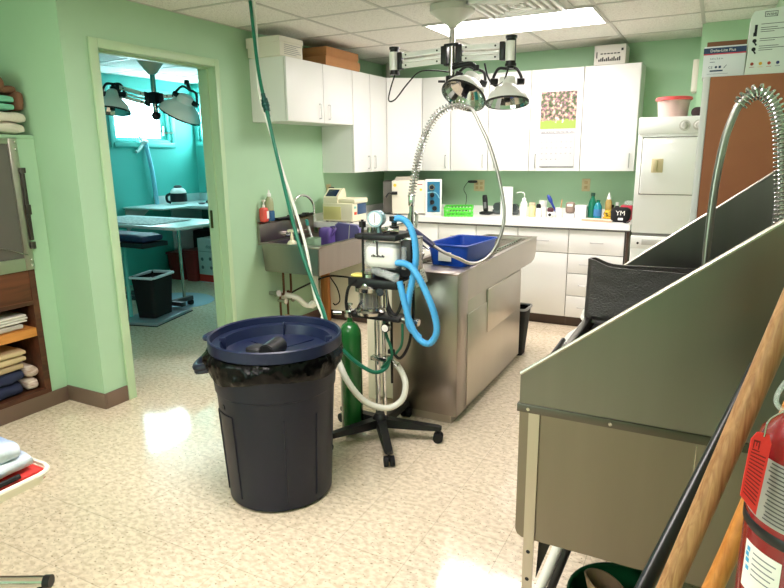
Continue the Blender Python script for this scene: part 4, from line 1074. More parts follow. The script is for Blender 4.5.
obj('sheet', MB().sheet(shf, 10, 10, 0.0008), PAPER, t)
q = MB()
for k in range(12):
    v = 0.1 + 0.07 * k
    a, c = shf(0.1, v), shf(0.82 + 0.1 * ((k * 5) % 2), v)
    q.tube([a + V((0, -0.0022, 0)), (a + c) / 2 + V((0, -0.0024, 0)), c + V((0, -0.0022, 0))], 0.0016, n=4, smooth=False)
obj('printed_lines', q, GREYINK, t)

t = thing('waste_bin', 'dark grey waste bin standing behind the steel island', 'waste bin', (1.93, 4.46, 0))
obj('bin', tapered(MB(), 1.80, 2.055, 4.36, 4.55, 0.001, 0.375, 0.03, 0.004), BLACKM, t)
obj('liner', MB().tube(rim_pts(1.797, 2.058, 4.357, 4.553, 0.372), 0.010, n=8, smooth=False, closed=True), mat('grey_liner', (150, 150, 150), 0.4), t)

# ------------------------------------------------------------------ anaesthesia machine
PX, PY = 1.722, 2.705          # the castor base; the column above it is laid out 0.115 m further back first and moved forward below
t = thing('anaesthesia_machine', 'anaesthesia machine on a black five-star castor base', 'medical machine', (PX, PY, 0))
MACH = t
obj('hub', MB().lathe([(0.045, 0.075), (0.05, 0.09), (0.045, 0.125), (0.028, 0.15)], (PX, PY, 0), n=24), BLACK, t)
CAST = [(1.43, 2.76), (1.737, 3.02), (2.025, 2.755), (1.92, 2.425), (1.53, 2.44)]
CAST = []
for k in range(5):
    a = math.radians(-54 + 72 * k)
    CAST.append((PX + 0.315 * math.cos(a), PY + 0.315 * math.sin(a)))
for x, y in CAST:
    d = V((x - PX, y - PY, 0)); L = d.length; d.normalize(); s = V((-d.y, d.x, 0))
    b = MB()
    r = []
    for f, wd, z0, z1 in ((0.05, 0.03, 0.075, 0.125), (0.5, 0.027, 0.072, 0.108), (1.0, 0.022, 0.07, 0.092), (1.06, 0.012, 0.072, 0.088)):
        p = V((PX, PY, 0)) + d * (L * f)
        r.append([b.bm.verts.new(p + s * wd * a_ + V((0, 0, z))) for a_, z in ((-1, z0), (1, z0), (0.8, z1), (-0.8, z1))])
    for p, q in zip(r, r[1:]):
        b._bridge(p, q)
    b.bm.faces.new(r[0][::-1]); b.bm.faces.new(r[-1])
    lg = obj('leg', b, BLACK, t)
    b = MB().cyl((x, y, 0.052), (x, y, 0.075), 0.008)
    for o_ in (-0.016, 0.016):
        b.cyl((x + s.x * (o_ - 0.010), y + s.y * (o_ - 0.010), 0.027), (x + s.x * (o_ + 0.010), y + s.y * (o_ + 0.010), 0.027), 0.027, n=20)
    b.box(x - 0.012, x + 0.012, y - 0.012, y + 0.012, 0.03, 0.056, 0.004)
    obj('castor', b, BLACKM, lg)
PX, PY = 1.655, 2.83
obj('pole', MB().cyl((PX - 0.012, PY, 0.12), (PX - 0.012, PY, 1.09), 0.0145).cyl((PX + 0.032, PY - 0.006, 0.12), (PX + 0.032, PY - 0.006, 0.64), 0.010), CHROME, t)
obj('thin_rod', MB().cyl((PX + 0.075, PY, 0.28), (PX + 0.075, PY, 0.64), 0.007).box(PX + 0.055, PY and PX + 0.09, PY - 0.01, PY + 0.01, 0.45, 0.475, 0.003), BLACKM, t)
obj('pole_clamp', MB().box(PX - 0.04, PX + 0.06, PY - 0.03, PY + 0.03, 0.405, 0.43, 0.004).tube([(PX + 0.09, PY - 0.03, 0.44), (PX + 0.12, PY - 0.04, 0.40), (PX + 0.14, PY - 0.03, 0.42)], 0.005), DCHROME, t)
# lower bracket with vaporiser
br = obj('lower_bracket', MB().box(1.455, 1.775, PY - 0.055, PY + 0.055, 0.648, 0.672, 0.005), BLACK, t)
obj('coupling', MB().cyl((1.775, PY - 0.02, 0.66), (1.845, PY - 0.02, 0.655), 0.014).cyl((1.79, PY - 0.02, 0.66), (1.80, PY - 0.02, 0.66), 0.022).cyl((1.845, PY - 0.02, 0.655), (1.87, PY - 0.02, 0.653), 0.019), DCHROME, br)
obj('pressure_gauge', MB().cyl((1.70, PY - 0.07, 0.615), (1.70, PY - 0.045, 0.615), 0.024).cyl((1.70, PY - 0.05, 0.615), (1.69, PY - 0.02, 0.66), 0.01), DCHROME, br)
obj('gauge_face', MB().cyl((1.70, PY - 0.0715, 0.615), (1.70, PY - 0.0702, 0.615), 0.019), PAPER, br)
vx, vy = 1.59, PY - 0.02
va = obj('vaporiser', MB().lathe([(0.066, 0.80), (0.078, 0.803), (0.08, 0.825), (0.062, 0.84), (0.058, 0.86), (0.042, 0.868), (0.04, 0.895), (0.046, 0.90), (0.046, 0.915), (0.03, 0.92)], (vx, vy, 0), n=32), DCHROME, t)
obj('jar_base', MB().lathe([(0.075, 0.673), (0.078, 0.69), (0.066, 0.70), (0.0655, 0.71)], (vx, vy, 0), n=32), DCHROME, va)
obj('glass_jar', MB().lathe([(0.063, 0.711), (0.063, 0.7995), (0.060, 0.7995), (0.060, 0.713)], (vx, vy, 0), n=32), GLASS, va)
b = MB()
for k in range(8):
    a = 2 * PI * k / 8
    b.cyl((vx + 0.05 * math.cos(a), vy + 0.05 * math.sin(a), 0.712), (vx + 0.05 * math.cos(a), vy + 0.05 * math.sin(a), 0.799), 0.006, n=8)
b.cyl((vx, vy, 0.712), (vx, vy, 0.799), 0.034)
obj('wick', b, mat('bronze_wick', (150, 136, 112), 0.3, 0.9), va)
obj('side_valve', MB().cyl((vx + 0.07, vy - 0.02, 0.835), (vx + 0.13, vy - 0.03, 0.842), 0.014).cyl((vx + 0.10, vy - 0.02, 0.84), (vx + 0.10, vy - 0.02, 0.72), 0.013).cyl((vx + 0.085, vy - 0.05, 0.81), (vx + 0.085, vy - 0.02, 0.81), 0.022), DCHROME, va)
# upper tray
obj('tray', MB().box(1.49, 1.775, PY - 0.08, PY + 0.08, 0.83, 0.878, 0.006), BLACK, t)
obj('tray_end', MB().box(1.775, 1.792, PY - 0.07, PY + 0.07, 0.835, 0.872, 0.003), DCHROME, t)
obj('yellow_cloth', MB().slab(1.50, 1.575, PY - 0.07, PY - 0.01, 0.8785, 0.895, 0.003, 30, n=4), mat('pale_yellow_tag', (222, 206, 110), 0.6), t)
# absorber canister
cn = obj('absorber', MB().slab(1.594, 1.776, PY - 0.089, PY + 0.074, 0.942, 1.062, 0, n=8, rnd=0.3), mat('white_granules', (240, 238, 228), 0.7, bump=0.4, bscale=140), t)
obj('canister', MB().box(1.59, 1.78, PY - 0.093, PY + 0.078, 0.938, 1.085, 0.022, 3), CLEARP, cn)
obj('black_pointer', MB().box(1.672, 1.680, PY - 0.0965, PY - 0.0935, 1.015, 1.082, 0.001), INK, cn)
b = MB()
for k in range(9):
    b.box(1.642 + 0.0085 * k, 1.648 + 0.0085 * k, PY - 0.0955, PY - 0.0935, 1.003, 1.003 + 0.007 + 0.003 * ((k * 5) % 3))
obj('printed_text', b, INK, cn)
obj('base_clamp', MB().box(1.61, 1.66, PY - 0.05, PY + 0.03, 0.905, 0.938, 0.006).box(1.58, 1.80, PY + 0.02, PY + 0.08, 0.88, 0.94, 0.005), BLACK, t)
obj('clear_tube', MB().cyl((1.63, PY - 0.055, 0.925), (1.775, PY - 0.10, 0.905), 0.021).cyl((1.775, PY - 0.10, 0.905), (1.785, PY - 0.103, 0.9036), 0.024), CLEARP, t)
obj('head_plate', MB().box(1.565, 1.785, PY - 0.105, PY + 0.095, 1.09, 1.122, 0.006).box(1.555, 1.60, PY - 0.11, PY - 0.05, 1.095, 1.118, 0.004), BLACK, t)
obj('side_rod', MB().cyl((1.575, PY - 0.06, 0.88), (1.575, PY - 0.06, 1.19), 0.007).cyl((1.575, PY - 0.06, 1.15), (1.575, PY - 0.06, 1.18), 0.018), BLACK, t)
fm = obj('flow_meter_block', MB().box(1.79, 1.845, PY - 0.06, PY + 0.05, 0.90, 1.09, 0.005), BLACK, t)
obj('flow_tube', MB().cyl((1.813, PY - 0.068, 0.945), (1.813, PY - 0.068, 1.06), 0.013), CLEARP, fm)
obj('steel_frame', MB().box(1.846, 1.856, PY - 0.05, PY + 0.06, 0.93, 1.10, 0.002).box(1.79, 1.856, PY - 0.05, PY + 0.06, 1.092, 1.104, 0.002), DCHROME, fm)
gz = 1.198
ga = obj('pressure_dial', MB().cyl((1.655, PY - 0.075, gz), (1.655, PY - 0.035, gz), 0.043).cyl((1.655, PY - 0.03, 1.12), (1.655, PY - 0.03, 1.17), 0.012), mat('pale_blue_grey', (150, 178, 190), 0.3, 0.4), t)
obj('dial_face', MB().cyl((1.655, PY - 0.0765, gz), (1.655, PY - 0.0752, gz), 0.034), PAPER, ga)
b = MB().box(1.6535, 1.6565, PY - 0.0775, PY - 0.0768, gz - 0.02, gz + 0.024)
for k in range(12):
    a = 2 * PI * k / 12
    b.box(1.655 + 0.028 * math.cos(a) - 0.0015, 1.655 + 0.028 * math.cos(a) + 0.0015, PY - 0.0775, PY - 0.0768, gz + 0.028 * math.sin(a) - 0.0015, gz + 0.028 * math.sin(a) + 0.0015)
obj('needle', b, INK, ga)
obj('relief_valve', MB().cyl((1.74, PY - 0.03, 1.12), (1.74, PY - 0.03, 1.16), 0.024).cyl((1.74, PY - 0.03, 1.16), (1.74, PY - 0.03, 1.185), 0.014).cyl((1.74, PY - 0.03, 1.185), (1.74, PY - 0.03, 1.21), 0.024), BLACK, t)
obj('valve_fittings', MB().cyl((1.61, PY - 0.04, 1.12), (1.61, PY - 0.04, 1.15), 0.016).cyl((1.70, PY + 0.02, 1.12), (1.70, PY + 0.02, 1.15), 0.035).cyl((1.60, PY + 0.03, 1.12), (1.60, PY + 0.03, 1.145), 0.03).tube([(1.70, PY - 0.07, 1.135), (1.74, PY - 0.08, 1.145), (1.78, PY - 0.06, 1.14)], 0.012), DCHROME, t)
def corr(i):
    return 1.0 + 0.07 * (1 if i % 2 else -1)
HB = mat('sky_blue_hose', (72, 160, 214), 0.45)
b = MB()
b.tube([(1.76, 2.80, 1.19), (1.80, 2.79, 1.203), (1.84, 2.785, 1.19), (1.872, 2.78, 1.15), (1.892, 2.78, 1.08), (1.895, 2.78, 0.985), (1.875, 2.775, 0.87), (1.86, 2.77, 0.78), (1.858, 2.765, 0.69), (1.875, 2.76, 0.635), (1.93, 2.755, 0.59)], 0.0165, n=14, sub=10, rf=corr)
obj('breathing_hose', b, HB, t)
b = MB().tube([(1.80, 2.76, 0.975), (1.845, 2.75, 0.978), (1.89, 2.745, 0.96), (1.935, 2.74, 0.905), (1.988, 2.735, 0.807), (2.022, 2.735, 0.71), (2.027, 2.735, 0.635), (1.99, 2.735, 0.575), (1.93, 2.74, 0.59), (1.88, 2.745, 0.67), (1.845, 2.75, 0.78), (1.815, 2.76, 0.88)], 0.0165, n=14, sub=10, rf=corr)
obj('breathing_hose', b, HB, t)
b = MB()
for pts in (((1.545, 2.75, 0.868), (1.49, 2.76, 0.82), (1.465, 2.77, 0.74), (1.462, 2.78, 0.675)), ((1.53, 2.78, 0.70), (1.55, 2.77, 0.73), (1.57, 2.76, 0.75)), ((1.685, 2.80, 0.84), (1.69, 2.79, 0.75), (1.71, 2.79, 0.69), (1.73, 2.79, 0.675)), ((1.79, 2.80, 0.86), (1.785, 2.79, 0.77), (1.76, 2.79, 0.70), (1.735, 2.79, 0.69), (1.70, 2.80, 0.74), (1.69, 2.80, 0.83)), ((1.83, 2.82, 0.90), (1.835, 2.82, 0.75), (1.835, 2.81, 0.66), (1.81, 2.81, 0.52), (1.76, 2.81, 0.44), (1.715, 2.81, 0.47))):
    b.tube(pts, 0.008, n=8)
obj('black_tubing', b, BLACKM, t)
obj('green_tubing', MB().tube([(1.705, 2.80, 0.65), (1.72, 2.79, 0.57), (1.75, 2.79, 0.49), (1.745, 2.79, 0.44), (1.69, 2.79, 0.375)], 0.008, n=8).tube([(1.81, 2.80, 0.64), (1.81, 2.79, 0.53), (1.775, 2.79, 0.47)], 0.007, n=8), mat('dark_green_hose', (20, 92, 66), 0.4), t)

def lift(p):
    return V((p.x + 0.060, p.y - 0.115, p.z + (0.04 * (1.525 - p.z) if p.z > 0.13 else 0)))
for ch in MACH.children_recursive:
    if ch.name.split('.')[0] in ('hub', 'leg', 'castor'):
        continue
    for v in ch.data.vertices:
        v.co = lift(v.co + MACH.location) - MACH.location + V((0.0 if ch.name.split('.')[0] in ('pole', 'thin_rod', 'pole_clamp', 'breathing_hose', 'green_tubing') else 0.028, 0, 0))
OX = mat('oxygen_green', (30, 98, 44), 0.25, coat=0.4)
t = thing('oxygen_cylinder', 'dark green oxygen cylinder standing beside the castor base', 'gas cylinder', (1.54, 2.655, 0.02))
CX_, CY_ = 1.565, 2.668
obj('cylinder', MB().lathe([(0.055, 0.035), (0.0595, 0.045), (0.0595, 0.575), (0.055, 0.61), (0.04, 0.64), (0.02, 0.655)], (CX_, CY_, 0), n=36), OX, t)
obj('valve', MB().cyl((CX_, CY_, 0.655), (CX_, CY_, 0.68), 0.016, 0.014), OX, t)
obj('yoke', MB().box(CX_ - 0.022, CX_ + 0.022, CY_ - 0.022, CY_ + 0.03, 0.68, 0.722, 0.005).cyl((CX_ - 0.045, CY_ - 0.01, 0.70), (CX_ - 0.085, CY_ - 0.03, 0.703), 0.011).cyl((CX_, CY_, 0.72), (CX_, CY_, 0.752), 0.01).cyl((CX_ - 0.016, CY_, 0.752), (CX_ + 0.016, CY_, 0.752), 0.007), DCHROME, t)

# supply hoses from the ceiling
t = thing('oxygen_supply_hose', 'dark green oxygen hose hanging from the ceiling down to the machine', 'hose', (0.626, 3.142, H))
ghp = [(0.626, 3.142, 2.435), (0.66, 3.115, 2.27), (0.697, 3.087, 2.086), (0.755, 3.035, 1.96), (0.817, 2.991, 1.831), (0.931, 2.956, 1.467), (1.137, 2.839, 1.048), (1.256, 2.828, 0.766), (1.33, 2.79, 0.67), (1.42, 2.735, 0.545), (1.53, 2.74, 0.43), (1.65, 2.76, 0.357), (1.712, 2.79, 0.375), (1.735, 2.80, 0.44)]
ghp = [V(p) + V((0.06, -0.115, 0.04 * (1.525 - p[2]))) * k for p, k in zip(ghp, (0, 0, 0, 0, 0, 0.2, 0.6, 0.9, 1.1, 1.35, 1.4, 1.2, 1.0, 1.0))]
obj('hose', MB().tube(ghp, 0.0105, n=12, sub=10), mat('teal_green_hose', (18, 108, 82), 0.35), t)
p = V((0.817, 2.991, 1.831)); d = (V((0.931, 2.956, 1.467)) - p).normalized()
obj('coupling', MB().cyl(p - d * 0.05, p - d * 0.02, 0.013).cyl(p - d * 0.02, p + d * 0.0, 0.02).cyl(p + d * 0.005, p + d * 0.025, 0.023).cyl(p + d * 0.03, p + d * 0.055, 0.02).cyl(p + d * 0.055, p + d * 0.09, 0.012), mat('dark_teal_metal', (24, 74, 66), 0.35, 0.4), t)
t = thing('scavenger_hose', 'white corrugated hose hanging from the ceiling beside the green hose', 'hose', (0.62, 3.13, H))
wh = [(0.648, 3.152, 2.435), (0.67, 3.125, 2.27), (0.70, 3.085, 2.086), (0.742, 3.025, 1.95), (0.80, 2.975, 1.82), (0.935, 2.94, 1.46), (1.155, 2.84, 1.045), (1.25, 2.80, 0.75), (1.34, 2.765, 0.625), (1.45, 2.72, 0.46), (1.535, 2.70, 0.31), (1.63, 2.71, 0.20), (1.735, 2.75, 0.163), (1.80, 2.80, 0.20), (1.81, 2.83, 0.285), (1.768, 2.85, 0.36), (1.715, 2.855, 0.40)]
WOFF = (0, -0.004, -0.006, -0.004, 0.0, 0.012, 0.016, 0.010, 0.004, 0, 0, 0, 0, 0, 0, 0, 0)
wh = [V(p) + V((0.887, 0.462, 0)) * o_ + V((-0.012, 0.024, 0)) * (i_ < 9) * (i_ > 0) for i_, (p, o_) in enumerate(zip(wh, WOFF))]
wh = [V(p) + V((0.06, -0.115, 0.04 * (1.525 - p[2]))) * k for p, k in zip(wh, (0, 0, 0, 0, 0, 0.2, 0.6, 0.9, 1.1, 1.4, 1.6, 1.35, 1.1, 1.0, 1.0, 1.0, 1.0))]
WHM = mat('milky_white_hose', (224, 224, 212), 0.4)
obj('hose', MB().tube(wh[:9], 0.0085, n=12, sub=12), WHM, t)
obj('wide_hose', MB().tube(wh[8:], 0.0165, n=14, sub=14, rf=lambda i: 1.0 + 0.05 * (1 if i % 2 else -1)), WHM, t)

# ------------------------------------------------------------------ big dark blue bin
NB = mat('navy_plastic', (14, 20, 40), 0.42, bump=0.03, bscale=90)
NBR = mat('navy_rim_plastic', (25, 34, 62), 0.36)
cx, cy = 1.54, 2.06
t = thing('trash_can', 'large dark navy round trash can with a black bag folded over its rim', 'trash can', (cx, cy, 0))
obj('body', MB().lathe([(0.215, 0.0), (0.235, 0.012), (0.262, 0.52), (0.268, 0.525), (0.28, 0.69), (0.274, 0.69), (0.262, 0.53), (0.23, 0.02)], (cx, cy, 0), n=64), NB, t)
b = MB()
for a in (-2.25, -1.72, -0.8, -0.2, 0.9, 2.6):
    for da in (0.0,):
        r0, r1 = 0.2385, 0.259
        b.tube([(cx + r0 * math.cos(a), cy + r0 * math.sin(a), 0.05), (cx + r1 * math.cos(a), cy + r1 * math.sin(a), 0.44)], 0.004, n=6, smooth=False)
b.tube([(cx + 0.2585 * math.cos(-2.25 + 0.53 * k / 8), cy + 0.2585 * math.sin(-2.25 + 0.53 * k / 8), 0.44) for k in range(9)], 0.004, n=6, smooth=False)
b.lathe([(0.262, 0.519), (0.268, 0.524), (0.268, 0.53)], (cx, cy, 0), n=64, capa=False, capb=False)
b.cyl((cx + 0.256 * math.cos(-1.95), cy + 0.256 * math.sin(-1.95), 0.475), (cx + 0.262 * math.cos(-1.95), cy + 0.262 * math.sin(-1.95), 0.475), 0.012)
obj('moulded_ribs', b, NB, t)
for a in (-2.62,):
    u = V((math.cos(a), math.sin(a), 0)); s = V((-u.y, u.x, 0)); c0 = V((cx, cy, 0))
    P = [c0 + u * 0.27 + s * 0.085 + V((0, 0, 0.635)), c0 + u * 0.325 + s * 0.075 + V((0, 0, 0.625)), c0 + u * 0.345 + V((0, 0, 0.615)), c0 + u * 0.325 - s * 0.075 + V((0, 0, 0.625)), c0 + u * 0.27 - s * 0.085 + V((0, 0, 0.635))]
    obj('handle', MB().tube(P, 0.017, n=10, sub=6).tube([q + V((0, 0, -0.02)) for q in P], 0.011, n=8, sub=6), NB, t)
BAG = mat('black_bag_film', (2, 2, 3), 0.24, bump=0.6, bscale=20, spec=0.22)
def bagwob(tt, k, r, z):
    n1 = noise.noise((math.cos(tt) * 5, math.sin(tt) * 5, z * 22))
    n2 = noise.noise((math.cos(tt) * 14, math.sin(tt) * 14, z * 40 + 3))
    lo = noise.noise((math.cos(tt) * 1.6, math.sin(tt) * 1.6, 7.7)) + 0.35 * math.cos(tt - 5.15)
    f = 1 if 0 < k < 8 else 0.3
    dz = 0
    if k >= 4:
        dz = lo * 0.035 * (k - 3) / 4
    return r + (0.013 * n1 + 0.009 * n2) * f, z + dz - 0.01 * max(0, math.cos(tt - 5.4)) * (k > 3)
obj('bag', MB().lathe([(0.276, 0.693), (0.286, 0.70), (0.294, 0.69), (0.299, 0.68), (0.302, 0.667), (0.300, 0.655), (0.298, 0.643), (0.293, 0.632), (0.287, 0.624), (0.2795, 0.63)], (cx, cy, 0), n=180, capa=False, capb=False, wob=bagwob), BAG, t)
lx, ly = cx + 0.008, cy + 0.004
lid_ = obj('lid', MB().lathe([(0.0, 0.674), (0.20, 0.671), (0.232, 0.678), (0.243, 0.722), (0.268, 0.726), (0.280, 0.722), (0.282, 0.752), (0.2885, 0.757), (0.2935, 0.752), (0.2935, 0.706), (0.285, 0.706), (0.272, 0.713), (0.25, 0.713), (0.235, 0.666), (0.20, 0.661), (0.0, 0.664)][::-1], (lx, ly, 0), n=72, capa=False, capb=False), NBR, t, label='upturned navy blue lid')
b = MB()
for k in range(4):
    a = 0.5 + k * PI / 2
    b.box(0.222, 0.252, -0.004, 0.004, 0.675, 0.735, 0.002, M=Matrix.Translation((lx, ly, 0)) @ Matrix.Rotation(a, 4, 'Z'))
for k in range(4):
    a = 0.5 + PI / 4 + k * PI / 2
    b.box(0.06, 0.225, -0.0015, 0.0015, 0.670, 0.676, M=Matrix.Translation((lx, ly, 0)) @ Matrix.Rotation(a, 4, 'Z'))
obj('inner_ribs', b, NBR, lid_)
a = -2.55
u = V((math.cos(a), math.sin(a), 0)); s = V((-u.y, u.x, 0)); c0 = V((lx, ly, 0.715))
for aa in (-3.0,):
    u = V((math.cos(aa), math.sin(aa), 0)); s = V((-u.y, u.x, 0))
    obj('lid_tab', MB().tube([c0 + u * 0.29 + s * 0.06, c0 + u * 0.335 + s * 0.055, c0 + u * 0.348, c0 + u * 0.335 - s * 0.055, c0 + u * 0.29 - s * 0.06], 0.013, n=8), NBR, lid_)
zl = 0.677
t = thing('canister', 'black cylindrical canister lying in the upturned lid', 'canister', (1.66, 1.95, zl))
obj('body', MB().cyl((1.615, 1.915, zl + 0.037), (1.598, 2.025, zl + 0.04), 0.036, 0.038, n=28), mat('charcoal_plastic', (34, 34, 36), 0.45), t)
obj('end_cap', MB().cyl((1.615, 1.915, zl + 0.037), (1.6158, 1.910, zl + 0.0369), 0.031), BLACKM, t)
solo('scrap', MB().slab(1.49, 1.565, 1.92, 2.0, zl, zl + 0.045, 0.004, 20, n=5, rnd=0.35), mat('dull_black', (40, 40, 42), 0.6), 'crumpled dark scrap beside the black canister in the upturned lid', 'scrap', loc=(1.52, 1.91, zl))
solo('tissue', MB().slab(1.685, 1.745, 1.915, 1.975, zl, zl + 0.045, 0.006, 25, n=5), mat('tissue_white', (244, 244, 242), 0.9), 'white crumpled tissue in the upturned lid', 'tissue', loc=(1.71, 1.94, zl))

# ------------------------------------------------------------------ twin surgical lamps
LAMPW = mat('lamp_white', (244, 243, 240), 0.3, coat=0.2)
REFL = mat('lamp_reflector', (210, 212, 210), 0.1, 1.0)
def lamp_head(t, c, n, joint, D=0.153):
    """white dome, mirrored inside, black rim, bulb holder and yoke; c = rim centre, n = direction the opening faces"""
    c, n = V(c), V(n).normalized()
    h = MB().lathe([(D, 0.0), (D * 0.97, 0.022), (D * 0.8, 0.065), (D * 0.55, 0.098), (D * 0.42, 0.108), (D * 0.40, 0.118), (D * 0.34, 0.16), (D * 0.2, 0.172), (0.0, 0.174)], c, -n, n=40, capa=False, capb=False)
    head = obj('lamp_head', h, LAMPW, t)
    obj('reflector', MB().lathe([(D * 0.985, 0.001), (D * 0.94, 0.022), (D * 0.77, 0.06), (D * 0.5, 0.092), (D * 0.2, 0.10), (0.0, 0.102)], c, -n, n=24, capa=False, capb=False), REFL, head, sharp=10)
    obj('rim', MB().lathe([(D * 0.985, -0.004), (D * 1.02, -0.003), (D * 1.02, 0.008), (D * 0.985, 0.006), (D * 0.985, -0.004)], c, -n, n=40, capa=False, capb=False), BLACK, head)
    q = MB().cyl(c - n * 0.10, c - n * 0.01, 0.024, 0.019, n=16).cyl(c - n * 0.098, c - n * 0.075, 0.06, 0.045)
    obj('bulb_holder', q, BLACKM, head)
    side = n.cross(V((0, 0, 1)))
    if side.length < 0.1:
        side = V((1, 0, 0))
    side.normalize()
    side = V((0.9, 0.4, -0.1)) - n * n.dot(V((0.9, 0.4, -0.1))); side.normalize()
    j = c - n * 0.135
    top = c - n * 0.215
    y = MB().tube([j + side * 0.085, j + side * 0.085 - n * 0.03, top + side * 0.055, top, top - side * 0.055, j - side * 0.085 - n * 0.03, j - side * 0.085], 0.0095, n=8, sub=6)
    y.cyl(j + side * 0.06, j + side * 0.105, 0.02).cyl(j - side * 0.06, j - side * 0.105, 0.02)
    obj('yoke', y, BLACK, head)
    jp = V(joint)
    obj('joint', MB().tube([top, (top + jp) / 2 + V((0, 0, 0.005)), jp], 0.013, n=10).cyl(jp - V((0, 0, 0.02)), jp + V((0, 0, 0.015)), 0.02), BLACK, head)
def arm(t, p0, p1):
    """two white rails one above the other, with black end blocks"""
    p0, p1 = V(p0), V(p1)
    d = (p1 - p0); L = d.length; d.normalize()
    up = V((0, 0, 1)); s = d.cross(up).normalized()
    M = Matrix(((d.x, s.x, 0, p0.x), (d.y, s.y, 0, p0.y), (d.z, s.z, 1, p0.z), (0, 0, 0, 1)))
    b = MB().box(0.02, L - 0.02, -0.014, 0.014, 0.018, 0.048, 0.003, M=M).box(0.02, L - 0.02, -0.014, 0.014, -0.048, -0.018, 0.003, M=M).box(0.02, L - 0.02, -0.006, 0.006, -0.012, 0.004, 0.002, M=M)
    a = obj('arm', b, LAMPW, t)
    b = MB()
    for x in (0.05, L - 0.05):
        for z in (0.033, -0.033):
            b.cyl(M @ V((x, -0.017, z)), M @ V((x, 0.017, z)), 0.006, n=10)
    obj('rivets', b, BLACK, a)
    for xa_ in (-0.012, L - 0.022):
        obj('end_block', MB().box(xa_, xa_ + 0.034, -0.022, 0.022, -0.055, 0.055, 0.005, M=M), BLACK, a)
    return a
t = thing('surgical_lamp', 'white twin-head surgical lamp hanging from the ceiling over the steel island', 'surgical lamp', (1.64, 3.88, H))
LC = V((1.642, 3.88, 0))
obj('mount', MB().lathe([(0.142, H - 0.0045), (0.142, H - 0.045), (0.132, H - 0.052), (0.03, H - 0.126), (0.026, H - 0.138)], (1.642, 3.88, 0), n=36), mat('lamp_grey_white', (196, 196, 184), 0.4), t)
obj('pole', MB().cyl((1.642, 3.88, H - 0.138), (1.642, 3.88, 2.0), 0.018), DCHROME, t)
hb = obj('hub', MB().box(1.592, 1.612, 3.855, 3.905, 2.075, 2.205, 0.004).box(1.672, 1.692, 3.855, 3.905, 2.075, 2.205, 0.004).box(1.592, 1.692, 3.86, 3.90, 2.193, 2.21, 0.004).box(1.592, 1.692, 3.86, 3.90, 2.075, 2.09, 0.004), BLACK, t)
obj('collar', MB().cyl((1.642, 3.88, 2.012), (1.642, 3.88, 1.965), 0.04).cyl((1.60, 3.87, 1.98), (1.555, 3.86, 1.982), 0.008), BLACK, t)
obj('pole_end', MB().cyl((1.642, 3.88, 2.0), (1.642, 3.88, 2.09), 0.022), DCHROME, t)
arm(t, (1.592, 3.88, 2.143), (1.265, 3.88, 2.131))
arm(t, (1.692, 3.88, 2.146), (1.985, 3.88, 2.136))
for x in (1.225, 2.032):
    obj('end_joint', MB().cyl((x, 3.88, 2.055), (x, 3.88, 2.21), 0.03).cyl((x, 3.88, 2.207), (x, 3.88, 2.222), 0.036).cyl((x, 3.88, 2.045), (x, 3.88, 2.06), 0.035), BLACK, t)
    obj('joint_sleeve', MB().cyl((x - 0.003, 3.877, 2.075), (x - 0.003, 3.877, 2.19), 0.0315), LAMPW, t)
obj('swivel_arm', MB().tube([(1.655, 3.87, 2.06), (1.70, 3.86, 2.07), (1.77, 3.87, 2.075), (1.80, 3.90, 2.055)], 0.016, n=10), BLACK, t)
lamp_head(t, (1.755, 3.80, 1.875), (-0.151, -0.568, -0.802), (1.80, 3.90, 2.055), 0.145)
lamp_head(t, (2.02, 3.87, 1.825), (0.08, -0.195, -0.977), (2.03, 3.885, 2.05), 0.134)
obj('cable', MB().tube([(1.235, 3.87, 2.055), (1.20, 3.86, 1.95), (1.19, 3.855, 1.88), (1.24, 3.855, 1.885), (1.33, 3.86, 1.98), (1.42, 3.86, 2.05), (1.54, 3.86, 2.05), (1.63, 3.86, 2.035)], 0.005, n=8), BLACK, t)
obj('cable', MB().tube([(1.87, 3.86, 2.07), (1.90, 3.85, 1.98), (1.95, 3.845, 1.93), (2.0, 3.85, 1.955), (2.02, 3.87, 2.03)], 0.006, n=8), BLACK, t)

# second lamp, in the room beyond the doorway
t = thing('surgical_lamp', 'twin-head surgical lamp hanging in the teal room beyond the doorway', 'surgical lamp', (-0.765, 3.59, H))
q = (-0.768, 3.60)
obj('mount', MB().lathe([(0.15, H - 0.001), (0.15, H - 0.05), (0.145, 2.33), (0.13, 2.285), (0.04, 2.165), (0.028, 2.15)], (q[0], q[1], 0), n=36), mat('lamp_grey_white', (196, 196, 184), 0.4), t)
obj('pole', MB().cyl((q[0], q[1], 2.15), (q[0], q[1], 1.87), 0.02), DCHROME, t)
obj('hub', MB().box(q[0] - 0.036, q[0] + 0.036, q[1] - 0.03, q[1] + 0.03, 1.93, 2.02, 0.006), BLACK, t)
obj('knob', MB().ball((q[0], q[1], 1.84), 0.035), BLACK, t)
arm(t, (q[0] - 0.05, q[1] - 0.02, 1.965), (-1.02, 3.47, 2.03))
arm(t, (q[0] + 0.05, q[1] + 0.02, 1.955), (-0.60, 3.70, 1.955))
lamp_head(t, (-1.045, 3.42, 1.875), (0.05, -0.2, -0.97), (-1.05, 3.45, 2.05), 0.135)
lamp_head(t, (-0.575, 3.66, 1.84), (-0.48, -0.1, -0.87), (-0.525, 3.715, 2.09), 0.165)
obj('cable', MB().tube([(q[0], q[1], 1.86), (q[0] - 0.02, q[1] - 0.02, 1.76), (q[0] + 0.05, q[1], 1.71), (q[0] + 0.13, q[1] + 0.04, 1.705)], 0.005, n=8), WHITE2, t)

